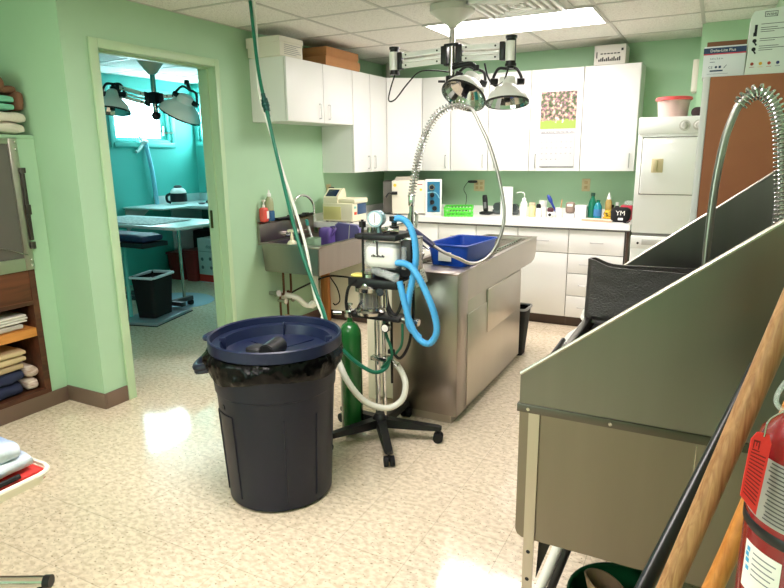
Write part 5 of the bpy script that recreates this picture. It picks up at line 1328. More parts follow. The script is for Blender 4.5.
# ------------------------------------------------------------------ furniture of the room beyond
TT = mat('cool_white_top', (206, 216, 216), 0.35)
t = thing('instrument_stand', 'steel topped table with a thin leg on castors, beyond the doorway', 'table', (-1.6, 4.2, 0))
obj('top', MB().box(-2.45, -1.02, 3.92, 4.62, 0.872, 0.90, 0.005), TT, t)
obj('leg', MB().cyl((-1.55, 4.45, 0.10), (-1.55, 4.45, 0.87), 0.016), DCHROME, t)
obj('leg', MB().cyl((-2.3, 4.1, 0.10), (-2.3, 4.1, 0.87), 0.016), DCHROME, t)
obj('base', MB().box(-2.32, -1.38, 4.25, 4.31, 0.055, 0.10, 0.008).box(-1.58, -1.52, 4.05, 4.55, 0.055, 0.10, 0.008).box(-2.33, -2.27, 4.05, 4.55, 0.055, 0.10, 0.008), mat('dark_base', (46, 48, 50), 0.4), t)
b = MB()
for x in (-1.55, -2.3):
    for y in (4.07, 4.53):
        b.cyl((x - 0.02, y, 0.028), (x + 0.02, y, 0.028), 0.028).cyl((x, y, 0.028), (x, y, 0.06), 0.008)
obj('castors', b, BLACKM, t)
obj('newspaper', MB().sheet(lambda u, v: V((-2.4 + 1.05 * u, 3.95 + 0.5 * v + 0.02 * u, 0.904 + 0.004 * noise.noise((u * 9, v * 6, 1)) + 0.003)), 16, 8, 0.003), PAPER, t) if False else None
def news_mat():
    return mat('newsprint', (222, 226, 222), 0.85, rgb2=(150, 156, 160), vscale=22, stretch=(1, 3, 1))
solo('newspaper', MB().sheet(lambda u, v: V((-2.4 + 1.02 * u, 3.95 + 0.5 * v + 0.02 * u, 0.908 + 0.005 * noise.noise((u * 9, v * 6, 1)))), 18, 8, 0.004), news_mat(), 'open newspaper spread over the steel table beyond the doorway', 'newspaper', loc=(-1.9, 4.2, 0.905))
solo('padded_mat', MB().slab(-1.95, -1.10, 3.62, 3.86, 0.79, 0.86, 0.008, 9, n=8), mat('dark_navy_cloth', (30, 40, 74), 0.6), 'dark navy padded mat on a trolley in front of the steel table', 'mat', loc=(-1.5, 3.74, 0.79))
t = thing('trolley', 'narrow trolley under the dark navy mat beyond the doorway', 'trolley', (-1.5, 3.74, 0))
obj('shelf', MB().box(-2.0, -1.08, 3.60, 3.88, 0.75, 0.789, 0.004), BLACK, t)
for x in (-1.94, -1.62):
    for y in (3.64, 3.84):
        obj('leg', MB().cyl((x, y, 0), (x, y, 0.75), 0.018), TEALT, t)
t = thing('counter', 'pale worktop along the right wall of the teal room', 'worktop', (-1.6, 5.9, 0.9))
obj('top', MB().box(-2.96, -0.16, 5.42, 6.195, 0.905, 0.945, 0.004), TT, t)
obj('upstand', MB().box(-2.96, -0.16, 6.18, 6.195, 0.945, 1.04, 0.003).box(-2.962, -2.945, 5.42, 6.18, 0.945, 1.04, 0.003), TT, t)
obj('under_panel', MB().box(-1.55, -0.16, 5.66, 6.19, 0.0, 0.904), TT, t)
obj('bracket', MB().box(-2.93, -2.9, 5.64, 6.15, 0.0, 0.904), TT, t)
t = thing('fold_shelf', 'thin pale fold-out shelf under the far window', 'shelf', (-2.6, 5.3, 0.9))
obj('board', MB().box(-2.962, -2.30, 4.95, 5.40, 0.925, 0.945, 0.004), TT, t)
obj('support', MB().prism([(4.97, 0.66), (4.99, 0.66), (5.36, 0.915), (4.97, 0.915)], 'x', -2.955, -2.935), TT, t)
t = thing('canister_vacuum', 'white and black round canister appliance on the far worktop', 'appliance', (-2.66, 5.54, 0.9455))
c0 = (-2.66, 5.54, 0.9455)
obj('body', MB().lathe([(0.085, 0), (0.092, 0.01), (0.097, 0.03)], c0, n=32), WHITE2, t)
obj('band', MB().lathe([(0.099, 0.0305), (0.101, 0.04), (0.098, 0.135)], c0, n=32), BLACK, t)
obj('dome', MB().lathe([(0.097, 0.1355), (0.09, 0.165), (0.065, 0.19), (0.045, 0.2)], c0, n=32), WHITE2, t)
obj('cap', MB().lathe([(0.045, 0.2005), (0.05, 0.215), (0.028, 0.23)], c0, n=24), BLACK, t)
obj('handle', MB().tube([(-2.71, 5.46, 0.965), (-2.74, 5.43, 0.99), (-2.74, 5.43, 1.05), (-2.71, 5.465, 1.075)], 0.016), BLACK, t)
t = thing('tools', 'black clippers and small tools lying on the far worktop', 'tools', (-2.2, 5.85, 0.9455))
b = MB()
for k in range(4):
    b.slab(-2.42 + 0.15 * k, -2.31 + 0.15 * k, 5.74 + 0.04 * (k % 2), 5.86 + 0.03 * k, 0.9455, 0.985 + 0.03 * (k % 3), 0.004, 12, n=4, rnd=0.4)
obj('dark_cases', b, BLACK, t)
obj('dish', MB().lathe([(0.03, 0), (0.05, 0.02), (0.047, 0.022)], (-2.36, 5.62, 0.9455), n=20), mat('grey_plastic', (110, 110, 112), 0.5), t)
t = thing('blind_cord', 'pale gathered cord and strap hanging below the far window', 'blind cord', (-2.95, 5.3, 1.7))
obj('strap', MB().tube([(-2.93, 5.35, 1.685), (-2.925, 5.37, 1.55), (-2.92, 5.40, 1.35), (-2.92, 5.42, 1.10), (-2.92, 5.43, 0.945)], 0.026, n=8, sub=6), mat('sky_cloth', (140, 206, 226), 0.7), t)
obj('knot', MB().ball((-2.93, 5.33, 1.70), 0.04, 0.06, 0.03).tube([(-2.93, 5.32, 1.68), (-2.93, 5.24, 1.60), (-2.93, 5.2, 1.58)], 0.018).tube([(-2.93, 5.30, 1.69), (-2.93, 5.26, 1.76)], 0.014), mat('pale_cloth', (208, 226, 226), 0.7), t)
solo('wall_bracket', MB().box(-2.45, -2.3, 6.17, 6.1985, 1.27, 1.36, 0.01).cyl((-2.37, 6.17, 1.34), (-2.37, 6.14, 1.34), 0.02), WHITE2, 'small white fitting on the right wall of the teal room', 'fitting', loc=(-2.37, 6.19, 1.3))
RB = mat('dark_red_plastic', (150, 34, 32), 0.45)
def red_bin(label, x0, x1, y0, y1, h):
    t = thing('red_bin', label, 'bin', ((x0 + x1) / 2, (y0 + y1) / 2, 0))
    obj('body', tapered(MB(), x0, x1, y0, y1, 0.001, h, 0.02, 0.004), RB, t)
    obj('lid', MB().box(x0 - 0.006, x1 + 0.006, y0 - 0.006, y1 + 0.006, h + 0.0005, h + 0.03, 0.006), RB, t)
red_bin('low dark red bin on the floor behind the thin table leg', -2.84, -2.58, 5.42, 5.72, 0.32)
red_bin('dark red bin beside the white printed carton on the far floor', -2.56, -2.36, 5.42, 5.72, 0.36)
solo('dark_case', MB().slab(-2.72, -2.36, 5.76, 6.05, 0.0, 0.60, 0.002, n=5, rnd=0.12), BLACKM, 'black case standing in the shade under the far worktop', 'case', loc=(-2.5, 5.9, 0))
t = thing('carton', 'white printed carton with a red base band, on the floor beyond the doorway', 'box', (-2.2, 5.6, 0))
obj('body', MB().box(-2.33, -1.93, 5.46, 5.80, 0.001, 0.545, 0.002), mat('cool_carton', (206, 212, 214), 0.6), t)
obj('red_band', MB().box(-2.3305, -1.9295, 5.4592, 5.461, 0.012, 0.10), mat('red_print2', (206, 52, 46), 0.6), t)
b = MB().text('dispos', 0.06, (-2.20, 5.4585, 0.43), (1, 0, 0), (0, 0, 1))
for x, z in ((-2.27, 0.29), (-2.27, 0.19), (-2.14, 0.30), (-2.13, 0.19), (-2.02, 0.25)):
    b.cyl((x, 5.4585, z), (x, 5.46, z), 0.022, n=12)
b.box(-2.32, -1.95, 5.4588, 5.46, 0.385, 0.39)
obj('printed_text', b, GREYINK, t)
t = thing('swing_bin', 'black waste bin with a white liner, on a scale beyond the doorway', 'waste bin', (-1.43, 4.03, 0.03))
RM = Matrix.Translation((-1.47, 4.0, 0)) @ Matrix.Rotation(math.radians(14), 4, 'Z')
obj('bin', tapered(MB(), -0.12, 0.12, -0.17, 0.17, 0.032, 0.43, 0.025, 0.005).xform(RM), BLACKM, t)
def lw(i):
    return 1.0 + 0.25 * math.sin(i * 2.1)
obj('liner', MB().tube(rim_pts(-0.124, 0.124, -0.174, 0.174, 0.422), 0.014, n=8, smooth=False, closed=True, rf=lw).xform(RM), mat('milky_liner', (206, 216, 226), 0.4), t)
t = thing('floor_scale', 'flat grey platform scale on the floor under the black bin', 'scale', (-1.43, 4.03, 0))
obj('platform', MB().box(-0.21, 0.21, -0.30, 0.30, 0.006, 0.030, 0.004).xform(RM), mat('scale_grey', (150, 160, 170), 0.3, 0.4), t)
obj('edge', MB().box(-0.214, 0.214, -0.304, 0.304, 0.0, 0.0062).xform(RM), BLACKM, t)
solo('chair_mat', MB().prism([(-1.93 + 0.42 * math.cos(a) * (1 if abs(math.cos(a)) < 0.95 else 1), 4.62 + 0.36 * math.sin(a)) for a in [2 * PI * k / 40 for k in range(40)]], 'z', 0.0005, 0.006).xform(Matrix.Translation((0.10, -0.02, 0))), mat('pale_blue_mat', (176, 200, 218), 0.2), 'pale blue translucent floor mat behind the black bin', 'floor mat', loc=(-1.8, 4.62, 0))

# ------------------------------------------------------------------ built-in cabinet, cage and towels on the left
DW = wood('dark_walnut', (66, 38, 26), (100, 60, 40), (6, 0.6, 3), 5)
DWP = wood('walnut_panel', (84, 46, 30), (122, 70, 44), (6, 0.5, 5), 4)
t = thing('towel_cabinet', 'dark wooden open cabinet of towels built into the left wall', 'cabinet', (-0.6, 1.5, 0.095))
cab = MB().box(-0.95, -0.352, 2.155, 2.186, 0.095, 0.875).box(-0.95, -0.352, 0.6, 2.155, 0.095, 0.12).box(-0.97, -0.95, 0.6, 2.186, 0.095, 0.875).box(-0.95, -0.352, 0.6, 0.63, 0.12, 0.875)
cab.box(-0.40, -0.345, 2.15, 2.187, 0.095, 0.875).box(-0.40, -0.345, 0.6, 2.15, 0.095, 0.125)
obj('carcass', cab, DW, t)
obj('top_panel', MB().box(-0.95, -0.347, 0.63, 2.153, 0.685, 0.875, 0.003), DWP, t)
obj('top_rail', MB().box(-0.40, -0.343, 0.63, 2.1545, 0.665, 0.69, 0.003), DW, t)
obj('shelf', MB().box(-0.948, -0.352, 0.632, 2.154, 0.468, 0.522, 0.003), wood('honey_shelf', (196, 122, 54), (220, 148, 74), (5, 0.5, 5), 5), t)
def cloth(label, col, y0, y1, z0, z1, x0=-0.75, x1=-0.375, seed=1, amp=0.006, rgb2=None, stretch=(1, 1, 1), layers=1, group=None, vscale=30):
    m = mat(col[0], col[1], 0.9, bump=0.25, bscale=120, rgb2=rgb2, vscale=vscale, stretch=stretch)
    b = MB()
    h = (z1 - z0) / layers
    for k in range(layers):
        b.slab(x0, x1 - 0.004 * (k % 2), y0 + 0.004 * (k % 3), y1 - 0.006 * ((k + 1) % 2), z0 + h * k, z0 + h * (k + 1) - 0.001, amp, 16, n=8, seed=seed + k)
    return solo('towel', b, m, label, 'towel', group, loc=((x0 + x1) / 2, (y0 + y1) / 2, z0))
WT_ = ('white_towel', (226, 222, 212))
cloth('white folded cloths stacked on the orange shelf of the dark cabinet', WT_, 1.55, 2.125, 0.562, 0.612, layers=3, amp=0.004)
cloth('greyish crumpled cloth under the white folded cloths on the orange shelf', ('grey_towel', (186, 178, 168)), 1.55, 2.10, 0.523, 0.561, seed=5, amp=0.008)
cloth('beige folded towel at the top of the lower cabinet pile', ('beige_towel', (200, 178, 138)), 1.55, 2.09, 0.325, 0.40, seed=9, layers=2)
cloth('tan folded towel under the beige one in the lower cabinet', ('tan_towel', (178, 156, 122)), 1.60, 2.07, 0.282, 0.324, seed=11)
cloth('navy blue bundled towels at the bottom of the dark cabinet', ('navy_towel', (40, 46, 74)), 1.60, 2.065, 0.126, 0.281, seed=13, layers=2, amp=0.022)
cloth('white and brown striped towel in the lower corner of the dark cabinet', ('striped_towel', (224, 212, 200)), 2.07, 2.148, 0.126, 0.29, seed=17, layers=2, amp=0.014, rgb2=(170, 138, 120), stretch=(1, 1, 5), vscale=16)
b = MB().cyl((-0.36, 1.86, 0.23), (-0.50, 1.86, 0.23), 0.028).cyl((-0.36, 1.845, 0.30), (-0.5, 1.845, 0.30), 0.026) if False else None

t = thing('kennel_cage', 'stainless steel cage door with a dark clear panel above the wooden cabinet', 'cage', (-0.6, 1.6, 0.8765))
y1, z0, z1 = 2.187, 0.8765, 1.634
fr = MB().box(-0.36, -0.335, y1 - 0.05, y1, z0, z1, 0.003).box(-0.36, -0.335, 1.0, y1 - 0.05, z0, z0 + 0.075, 0.003).box(-0.36, -0.335, 1.0, y1 - 0.05, z1 - 0.03, z1, 0.003).box(-0.36, -0.335, 1.0, 1.05, z0 + 0.075, z1 - 0.03, 0.003)
obj('frame', fr, STEEL2, t)
obj('panel', MB().box(-0.352, -0.346, 1.05, y1 - 0.05, z0 + 0.075, z1 - 0.03), mat('smoked_panel', (104, 100, 94), 0.25, 0.3), t)
obj('cage_box', MB().box(-0.96, -0.362, 0.95, y1, z0, z1 - 0.002), mat('cage_grey', (120, 118, 112), 0.4, 0.6), t)
obj('latch', MB().box(-0.335, -0.318, y1 - 0.008, y1 + 0.012, 1.05, 1.44, 0.006).cyl((-0.33, y1 + 0.004, 1.44), (-0.33, y1 + 0.004, 1.47), 0.018).cyl((-0.33, y1 + 0.004, 1.04), (-0.33, y1 + 0.004, 1.0), 0.016).box(-0.335, -0.312, y1 - 0.01, y1 + 0.016, 1.2, 1.26, 0.004), mat('dark_latch', (70, 66, 60), 0.4, 0.7), t)
b = MB()
for z in (z0 + 0.03, z0 + 0.06, z1 - 0.02, z1 - 0.06):
    obj('bolt', MB().ball((-0.334, y1 - 0.015, z), 0.007), DCHROME, t)
obj('bracing_wire', MB().tube([(-0.334, y1 - 0.03, z0 + 0.09), (-0.334, 2.0, z0 + 0.15), (-0.334, 1.8, z0 + 0.19)], 0.003, n=6), DCHROME, t)
cloth('white ruffled towel on the ledge at the bottom of the pile', ('ruffled_towel', (214, 206, 190)), 1.85, 2.275, 1.6605, 1.785, x0=-0.8, x1=-0.36, seed=21, layers=2, amp=0.022)
cloth('mint green folded towel on top of the white one on the ledge', ('mint_towel', (120, 190, 160)), 1.80, 2.235, 1.79, 1.875, x0=-0.75, x1=-0.365, seed=25, layers=2, amp=0.01)
solo('brown_jacket', MB().slab(-0.85, -0.44, 2.08, 2.262, 1.78, 1.96, 0.03, 7, n=10, seed=4, rnd=0.45).slab(-0.8, -0.5, 2.10, 2.19, 1.92, 2.04, 0.02, 9, n=8, seed=8), mat('brown_cloth', (122, 84, 62), 0.85, bump=0.3, bscale=80), 'crumpled brown cloth bag heaped on the ledge beside the mint towel', 'cloth', loc=(-0.6, 2.15, 1.78)) if False else solo('brown_bag', MB().slab(-0.70, -0.385, 1.95, 2.20, 1.885, 1.99, 0.03, 7, n=12, seed=4, rnd=0.5).slab(-0.66, -0.40, 2.17, 2.284, 1.80 if False else 1.885, 1.93, 0.012, 9, n=8, seed=8).slab(-0.62, -0.37, 2.243, 2.29, 1.792, 1.90, 0.006, 11, n=8, seed=12), mat('brown_cloth', (122, 84, 62), 0.85, bump=0.3, bscale=80), 'crumpled brown cloth bag heaped on the ledge beside the mint towel', 'bag', loc=(-0.6, 2.15, 1.78))

# ------------------------------------------------------------------ cart at the lower left
t = thing('tray_cart', 'white tray on a chrome wheeled stand at the lower left', 'cart', (1.15, 0.75, 0))
zt = 0.56
obj('tray', tapered(MB(), 0.86, 1.50, 0.46, 1.02, zt, zt + 0.035, 0.012, 0.006), mat('ivory_plastic', (236, 230, 214), 0.4), t)
obj('rim', MB().tube(rim_pts(0.855, 1.505, 0.455, 1.025, zt + 0.036, 0.05), 0.008, n=8, smooth=False, closed=True), mat('ivory_plastic', (236, 230, 214), 0.4), t)
obj('red_liner', MB().box(0.875, 1.486, 0.475, 1.006, zt + 0.0065, zt + 0.043, 0.006), mat('red_liner', (196, 46, 40), 0.6), t)
obj('post', MB().cyl((1.05, 0.72, 0.12), (1.05, 0.72, zt), 0.02), CHROME, t)
obj('base', MB().cyl((1.33, 1.045, 0.12), (0.88, 0.81, 0.12), 0.019).cyl((1.28, 0.56, 0.12), (0.80, 0.86, 0.12), 0.016), CHROME, t)
obj('base_end', MB().cyl((1.345, 1.053, 0.12), (1.325, 1.042, 0.12), 0.0215), BLACK, t)
b = MB()
for x, y in ((1.31, 1.035), (0.90, 0.82), (1.27, 0.565), (0.81, 0.855)):
    b.cyl((x, y - 0.018, 0.034), (x, y + 0.018, 0.034), 0.034).cyl((x, y, 0.06), (x, y, 0.11), 0.012).box(x - 0.014, x + 0.014, y - 0.022, y + 0.022, 0.04, 0.07, 0.004)
obj('castors', b, BLACKM, t)
zc_ = zt + 0.044
solo('towel', MB().slab(1.02, 1.472, 0.56, 0.995, zc_ + 0.006, zc_ + 0.05, 0.01, 12, n=10, seed=31).slab(1.05, 1.445, 0.60, 0.98, zc_ + 0.035, zc_ + 0.10, 0.03, 11, n=16, seed=33), mat('white_blue_print', (222, 228, 232), 0.85, rgb2=(96, 130, 176), vscale=7, bump=0.2, bscale=90), 'white and blue printed cloth heaped on the tray cart', 'cloth', loc=(1.25, 0.78, zc_))
solo('towel', MB().slab(1.22, 1.36, 0.70, 0.86, zc_ + 0.112, zc_ + 0.15, 0.014, 18, n=8, seed=37), mat('brown_fleece', (150, 112, 100), 0.9, bump=0.5, bscale=140), 'small brown fleece cloth lying on the printed cloth', 'cloth', loc=(1.3, 0.78, zc_ + 0.09))
solo('strap', MB().tube([(1.487, 0.93, zc_ + 0.008), (1.487, 0.86, zc_ + 0.008), (1.487, 0.72, zc_ + 0.008), (1.487, 0.60, zc_ + 0.008)], 0.008, n=8), BLACKM, 'black webbing strap along the edge of the tray cart', 'strap', loc=(1.4, 0.9, zc_))

# ------------------------------------------------------------------ dog wash tub on the right
TX0, TX1, TY0, TY1 = 2.80, 3.455, 1.55, 3.02
t = thing('dog_wash_tub', 'stainless steel grooming tub with sloping side guards on the right', 'wash tub', (3.1, 2.3, 0))
gp = [(TX0, 0.85), (TX0, 0.937), (TX1, 1.448), (TX1, 0.85)]
for nm, ya, yb_ in (('near_side_guard', TY0, TY0 + 0.006), ('far_side_guard', TY1 - 0.006, TY1)):
    g_ = obj(nm, MB().prism(gp, 'y', ya, yb_), GUARD, t)
    dx, dz = (TX1 - TX0), 1.448 - 0.937
    obj('folded_edge', MB().tube([(TX0, (ya + yb_) / 2, 0.937), (TX1, (ya + yb_) / 2, 1.448)], 0.0055, n=8, smooth=False), STEEL2, g_)
obj('back_splash', MB().box(TX1 - 0.006, TX1, TY0 + 0.006, TY1 - 0.006, 0.80, 1.448), STEEL, t)
b = MB()
# basin skin: skirt with rounded lower front corner
sk = [(TX0, 0.832), (TX0, 0.46), (TX0 + 0.006, 0.445), (TX0 + 0.02, 0.437), (TX1 - 0.02, 0.437), (TX1, 0.455), (TX1, 0.832)]
b.prism(sk, 'y', TY0 + 0.004, TY0 + 0.010).prism(sk, 'y', TY1 - 0.010, TY1 - 0.004)
b.box(TX0, TX0 + 0.006, TY0 + 0.010, TY1 - 0.010, 0.45, 0.832).box(TX1 - 0.006, TX1, TY0 + 0.010, TY1 - 0.010, 0.45, 0.80).box(TX0 + 0.006, TX1 - 0.006, TY0 + 0.010, TY1 - 0.010, 0.440, 0.448)
obj('basin', b, mat('warm_stainless', (134, 126, 115), 0.36, 1.0, var=0.04, vscale=2.0, stretch=(4, 4, 0.5), rvar=0.04), t)
b = MB().box(TX0 - 0.006, TX1, TY0 - 0.005, TY0 + 0.012, 0.828, 0.852, 0.002).box(TX0 - 0.006, TX1, TY1 - 0.012, TY1 + 0.005, 0.828, 0.852, 0.002).box(TX0 - 0.006, TX0 + 0.02, TY0 + 0.012, TY1 - 0.012, 0.828, 0.852, 0.003)
rm = obj('rim_flange', b, mat('dark_stainless', (96, 92, 85), 0.35, 1.0), t)
for x in (2.826, 3.04, 3.3):
    obj('bolt', MB().cyl((x, TY0 - 0.008, 0.84), (x, TY0 - 0.004, 0.84), 0.005, n=10), DCHROME, rm)
for x in (2.842, 3.42):
    for y in (TY0 - 0.003, TY1 - 0.03):
        lg = obj('leg', MB().box(x - 0.015, x + 0.015, y, y + 0.004, 0.0, 0.828).box(x - 0.015, x - 0.011, y + 0.004, y + 0.03, 0.0, 0.828), STEEL2, t)
        if y < 2:
            obj('bolt_holes', MB().cyl((x, y - 0.0008, 0.40), (x, y + 0.0002, 0.40), 0.006, n=10).cyl((x, y - 0.0008, 0.31), (x, y + 0.0002, 0.31), 0.006, n=10), INK, lg)
obj('drain_brace', MB().tube([(2.80, 1.86, 0.0), (2.93, 1.92, 0.435)], 0.018, smooth=False), WHITE2, t)
obj('dark_brace', MB().tube([(2.835, 1.84, 0.0), (2.955, 1.90, 0.435)], 0.014, smooth=False), BLACK, t)
obj('black_bracket', MB().prism([(2.86, 0.43), (2.90, 0.43), (2.855, 0.28)], 'y', 1.60, 1.61), BLACK, t)
b = MB()
for k in range(20):
    y = TY0 + 0.07 + k * 0.07
    b.cyl((TX0 + 0.008, y, 0.79), (TX1 - 0.008, y, 0.79), 0.006, n=6)
obj('rack', b, DCHROME, t)
obj('seam', MB().box(3.24, 3.2425, TY0 + 0.0032, TY0 + 0.0042, 0.45, 0.82), DCHROME, t)

# black rubber mat folded in the tub
def matf(u, v):
    # u runs along the sheet: front face, round the left fold, back face
    L = 0.40
    if u < 0.46:
        f = u / 0.46; x = 2.815 + L * (1 - f) ; y = 2.52 + 0.03 * f
    elif u < 0.54:
        a = PI * (u - 0.46) / 0.08; x = 2.815 - 0.03 * math.sin(a); y = 2.585 - 0.035 * math.cos(a)
    else:
        f = (u - 0.54) / 0.46; x = 2.815 + L * f; y = 2.62 + 0.05 * f
    z = 0.832 + 0.235 * v
    edge = max(0, (x - 2.80) / L)
    z += 0.028 * math.exp(-((x - 2.80) / 0.05) ** 2) * v - 0.012 * (1 - v) * 0
    y += -0.03 * (1 - v) ** 2 + 0.004 * noise.noise((u * 12, v * 8, 3))
    if v < 0.12:
        y += 0.012
    return V((x, y, z))
t = thing('rubber_mat', 'thick black textured rubber mat folded in the grooming tub', 'rubber mat', (3.0, 2.55, 0.797))
RUB = mat('black_rubber', (52, 49, 47), 0.36, bump=0.45, bscale=150)
obj('mat', MB().sheet(matf, 60, 16, 0.012), RUB, t)
obj('underlay', MB().box(2.83, 3.42, 2.45, 2.75, 0.7965, 0.83, 0.008), BLACKM, t)
# access ramp at the front of the tub
t = thing('ramp', 'folded step with pale rails hung on the front edge of the grooming tub', 'ramp', (2.75, 2.5, 0.70))
b = MB().tube([(2.795, 2.74, 0.80), (2.72, 2.56, 0.72), (2.69, 2.47, 0.69)], 0.014, smooth=False)
obj('rail', b, mat('pale_aluminium', (214, 214, 210), 0.3, 0.7), t)
obj('rail', MB().tube([(2.735, 2.42, 0.78), (2.715, 2.28, 0.74), (2.70, 2.22, 0.72)], 0.010, smooth=False), mat('dark_aluminium', (84, 84, 82), 0.35, 0.8), t)
obj('deck', MB().sheet(lambda u, v: V((2.785 - 0.075 * u, 2.38 + 0.30 * v - 0.0 * u, 0.785 - 0.06 * u)), 6, 4, 0.012), mat('white_deck', (226, 226, 220), 0.5), t)
obj('hinge_tube', MB().cyl((2.785, 2.74, 0.815), (2.785, 2.40, 0.815), 0.012).ball((2.775, 2.70, 0.83), 0.022).ball((2.76, 2.74, 0.80), 0.02), WHITE2, t)

# spring hose on the wash tub
t = thing('spray_hose', 'heavy coiled spring spray hose arching over the grooming tub', 'hose', (3.40, 2.10, 0.85))
path = [(3.405, 2.10, 1.15), (3.402, 2.10, 1.34), (3.385, 2.10, 1.495), (3.373, 2.10, 1.578), (3.352, 2.10, 1.645), (3.317, 2.10, 1.683), (3.286, 2.10, 1.678), (3.262, 2.10, 1.652)]
obj('coil_spring', MB().helix(path, lambda f: 0.0195 if f < 0.4 else 0.021, 0.0026, 0.0125, n=6, seg=14), CHROME, t)
full = path + [(3.247, 2.10, 1.61), (3.233, 2.10, 1.545), (3.222, 2.10, 1.42), (3.218, 2.10, 1.25), (3.221, 2.10, 1.10), (3.23, 2.10, 0.97), (3.235, 2.10, 0.86)]
obj('hose', MB().tube(full, 0.0112, n=12, sub=10), mat('steel_braid_dark', (150, 148, 142), 0.32, 1.0), t)
obj('riser', MB().cyl((3.407, 2.10, 0.86), (3.405, 2.10, 1.16), 0.015).cyl((3.405, 2.10, 1.14), (3.405, 2.10, 1.18), 0.022).tube([(3.407, 2.10, 0.95), (3.43, 2.10, 0.95), (3.449, 2.10, 0.95)], 0.012).cyl((3.449, 2.1, 0.95), (3.444, 2.1, 0.95), 0.03), CHROME, t)
obj('spray_head', MB().cyl((3.235, 2.10, 0.86), (3.235, 2.10, 0.805), 0.018, 0.026), BLACK, t)

# ------------------------------------------------------------------ things leaning by the right wall
def pole(pa, pb, lo=0.0, ext=None):
    pa, pb = V(pa), V(pb)
    d = (pb - pa)
    bot = pa + d * ((lo - pa.z) / d.z)
    top = pb if ext is None else pa + d * ((ext - pa.z) / d.z)
    return bot, top
bo, to = pole((3.217, 0.878, 0.895), (3.3185, 0.921, 1.306), 0.001, 1.52)
bo = V((bo.x, bo.y, 0.012))
t = thing('broom_handle', 'thick pale wooden pole leaning beside the fire extinguisher', 'pole', bo)
obj('shaft', MB().cyl(bo, to, 0.0152, n=20), wood('weathered_ash', (142, 98, 62), (186, 142, 98), (9, 9, 0.7), 14, 0.5), t)
obj('round_end', MB().ball(to, 0.0152), wood('weathered_ash', (142, 98, 62), (186, 142, 98), (9, 9, 0.7), 14), t)
def D(px, dep):
    return V(px) if False else None
solo('mop_pole', MB().cyl(V((3.1775, 1.003, 0.79)) + (V((3.1775, 1.003, 0.79)) - V((3.3251, 1.3863, 1.0738))) * 2.74, V((3.1775, 1.003, 0.79)) + (V((3.3251, 1.3863, 1.0738)) - V((3.1775, 1.003, 0.79))) * 1.05, 0.0135, n=18), mat('gloss_black', (16, 16, 17), 0.3), 'straight black pole leaning in front of the grooming tub', 'pole', loc=(3.1, 1.15, 0.012))
t = thing('wooden_pole', 'honey-coloured wooden handle leaning behind the fire extinguisher', 'pole', (3.2, 1.0, 0.012))
obj('shaft', MB().tube([(3.172, 1.0, 0.012), (3.245, 1.02, 0.63), (3.30, 1.05, 0.87), (3.37, 1.08, 1.16), (3.405, 1.09, 1.30)], 0.0155, n=12, sub=4), wood('honey_wood', (178, 108, 46), (212, 144, 72), (8, 8, 0.6), 12, 0.4), t)
solo('orange_handle', MB().slab(3.405, 3.45, 1.16, 1.20, 1.22, 1.42, 0, n=5, rnd=0.45).cyl((3.41, 1.18, 0.013), (3.43, 1.18, 1.24), 0.01), mat('amber_plastic', (214, 146, 44), 0.4), 'amber brush grip standing against the right wall', 'brush', loc=(3.42, 1.18, 0.013))
solo('steel_rod', MB().cyl((3.36, 1.2, 0.012), (3.39, 1.22, 1.02), 0.007).box(3.355, 3.40, 1.235, 1.25, 0.70, 1.04, 0.003), DCHROME, 'thin steel rod standing behind the fire extinguisher', 'rod', loc=(3.36, 1.2, 0.012))

EX, EY = 3.372, 0.83
t = thing('fire_extinguisher', 'red fire extinguisher with a bright red service tag on the right wall', 'fire extinguisher', (EX, EY, 0.80))
RED = mat('extinguisher_red', (128, 12, 20), 0.22, coat=0.5)
ER = 0.078
obj('cylinder', MB().lathe([(0.06, 0.80), (ER, 0.815), (ER, 1.158), (0.072, 1.186), (0.05, 1.212), (0.022, 1.235)], (EX, EY, 0), n=48), RED, t)
obj('strap', MB().lathe([(ER + 0.0005, 1.066), (ER + 0.002, 1.068), (ER + 0.002, 1.078), (ER + 0.0005, 1.08)], (EX, EY, 0), n=48, capa=False, capb=False), BLACK, t)
def wrap(z0, z1, a0, a1, r, n=24):
    return MB().sheet(lambda u, v: V((EX + r * math.cos(a0 + (a1 - a0) * u), EY + r * math.sin(a0 + (a1 - a0) * u), z0 + (z1 - z0) * v)), n, 2)
ca = math.atan2(0 - EY, 3.22 - EX)
il = obj('instruction_label', wrap(1.088, 1.17, ca - 1.25, ca + 1.5, ER + 0.0008), mat('silver_label', (160, 160, 156), 0.35, 0.4), t)
b = MB()
for k in range(15):
    z = 1.093 + 0.0052 * k
    for a0, a1 in ((ca - 0.75 + 0.02 * (k % 3), ca - 0.1), (ca - 0.04, ca + 0.6 - 0.05 * (k % 4)), (ca + 0.66, ca + 1.2)):
        r = ER + 0.0014
        b.sheet(lambda u, v: V((EX + r * math.cos(a0 + (a1 - a0) * u), EY + r * math.sin(a0 + (a1 - a0) * u), z + 0.0019 * v)), 8, 1)
obj('label_text', b, mat('label_ink', (70, 70, 72), 0.7), il)
ws = obj('inspection_sticker', wrap(0.985, 1.05, ca - 1.05, ca - 0.35, ER + 0.0008), PAPER, t)
b = MB()
r = ER + 0.0014
for k in range(5):
    a0, a1, z = ca - 0.83, ca - 0.42 - 0.05 * (k % 2), 1.01 + 0.0075 * k
    b.sheet(lambda u, v: V((EX + r * math.cos(a0 + (a1 - a0) * u), EY + r * math.sin(a0 + (a1 - a0) * u), z + 0.0018 * v)), 6, 1)
am = ca - 0.6
b.cyl((EX + (r - 0.001) * math.cos(am), EY + (r - 0.001) * math.sin(am), 0.995), (EX + (r + 0.0003) * math.cos(am), EY + (r + 0.0003) * math.sin(am), 0.995), 0.007)
obj('sticker_text', b, GREYINK, ws)
b = MB()
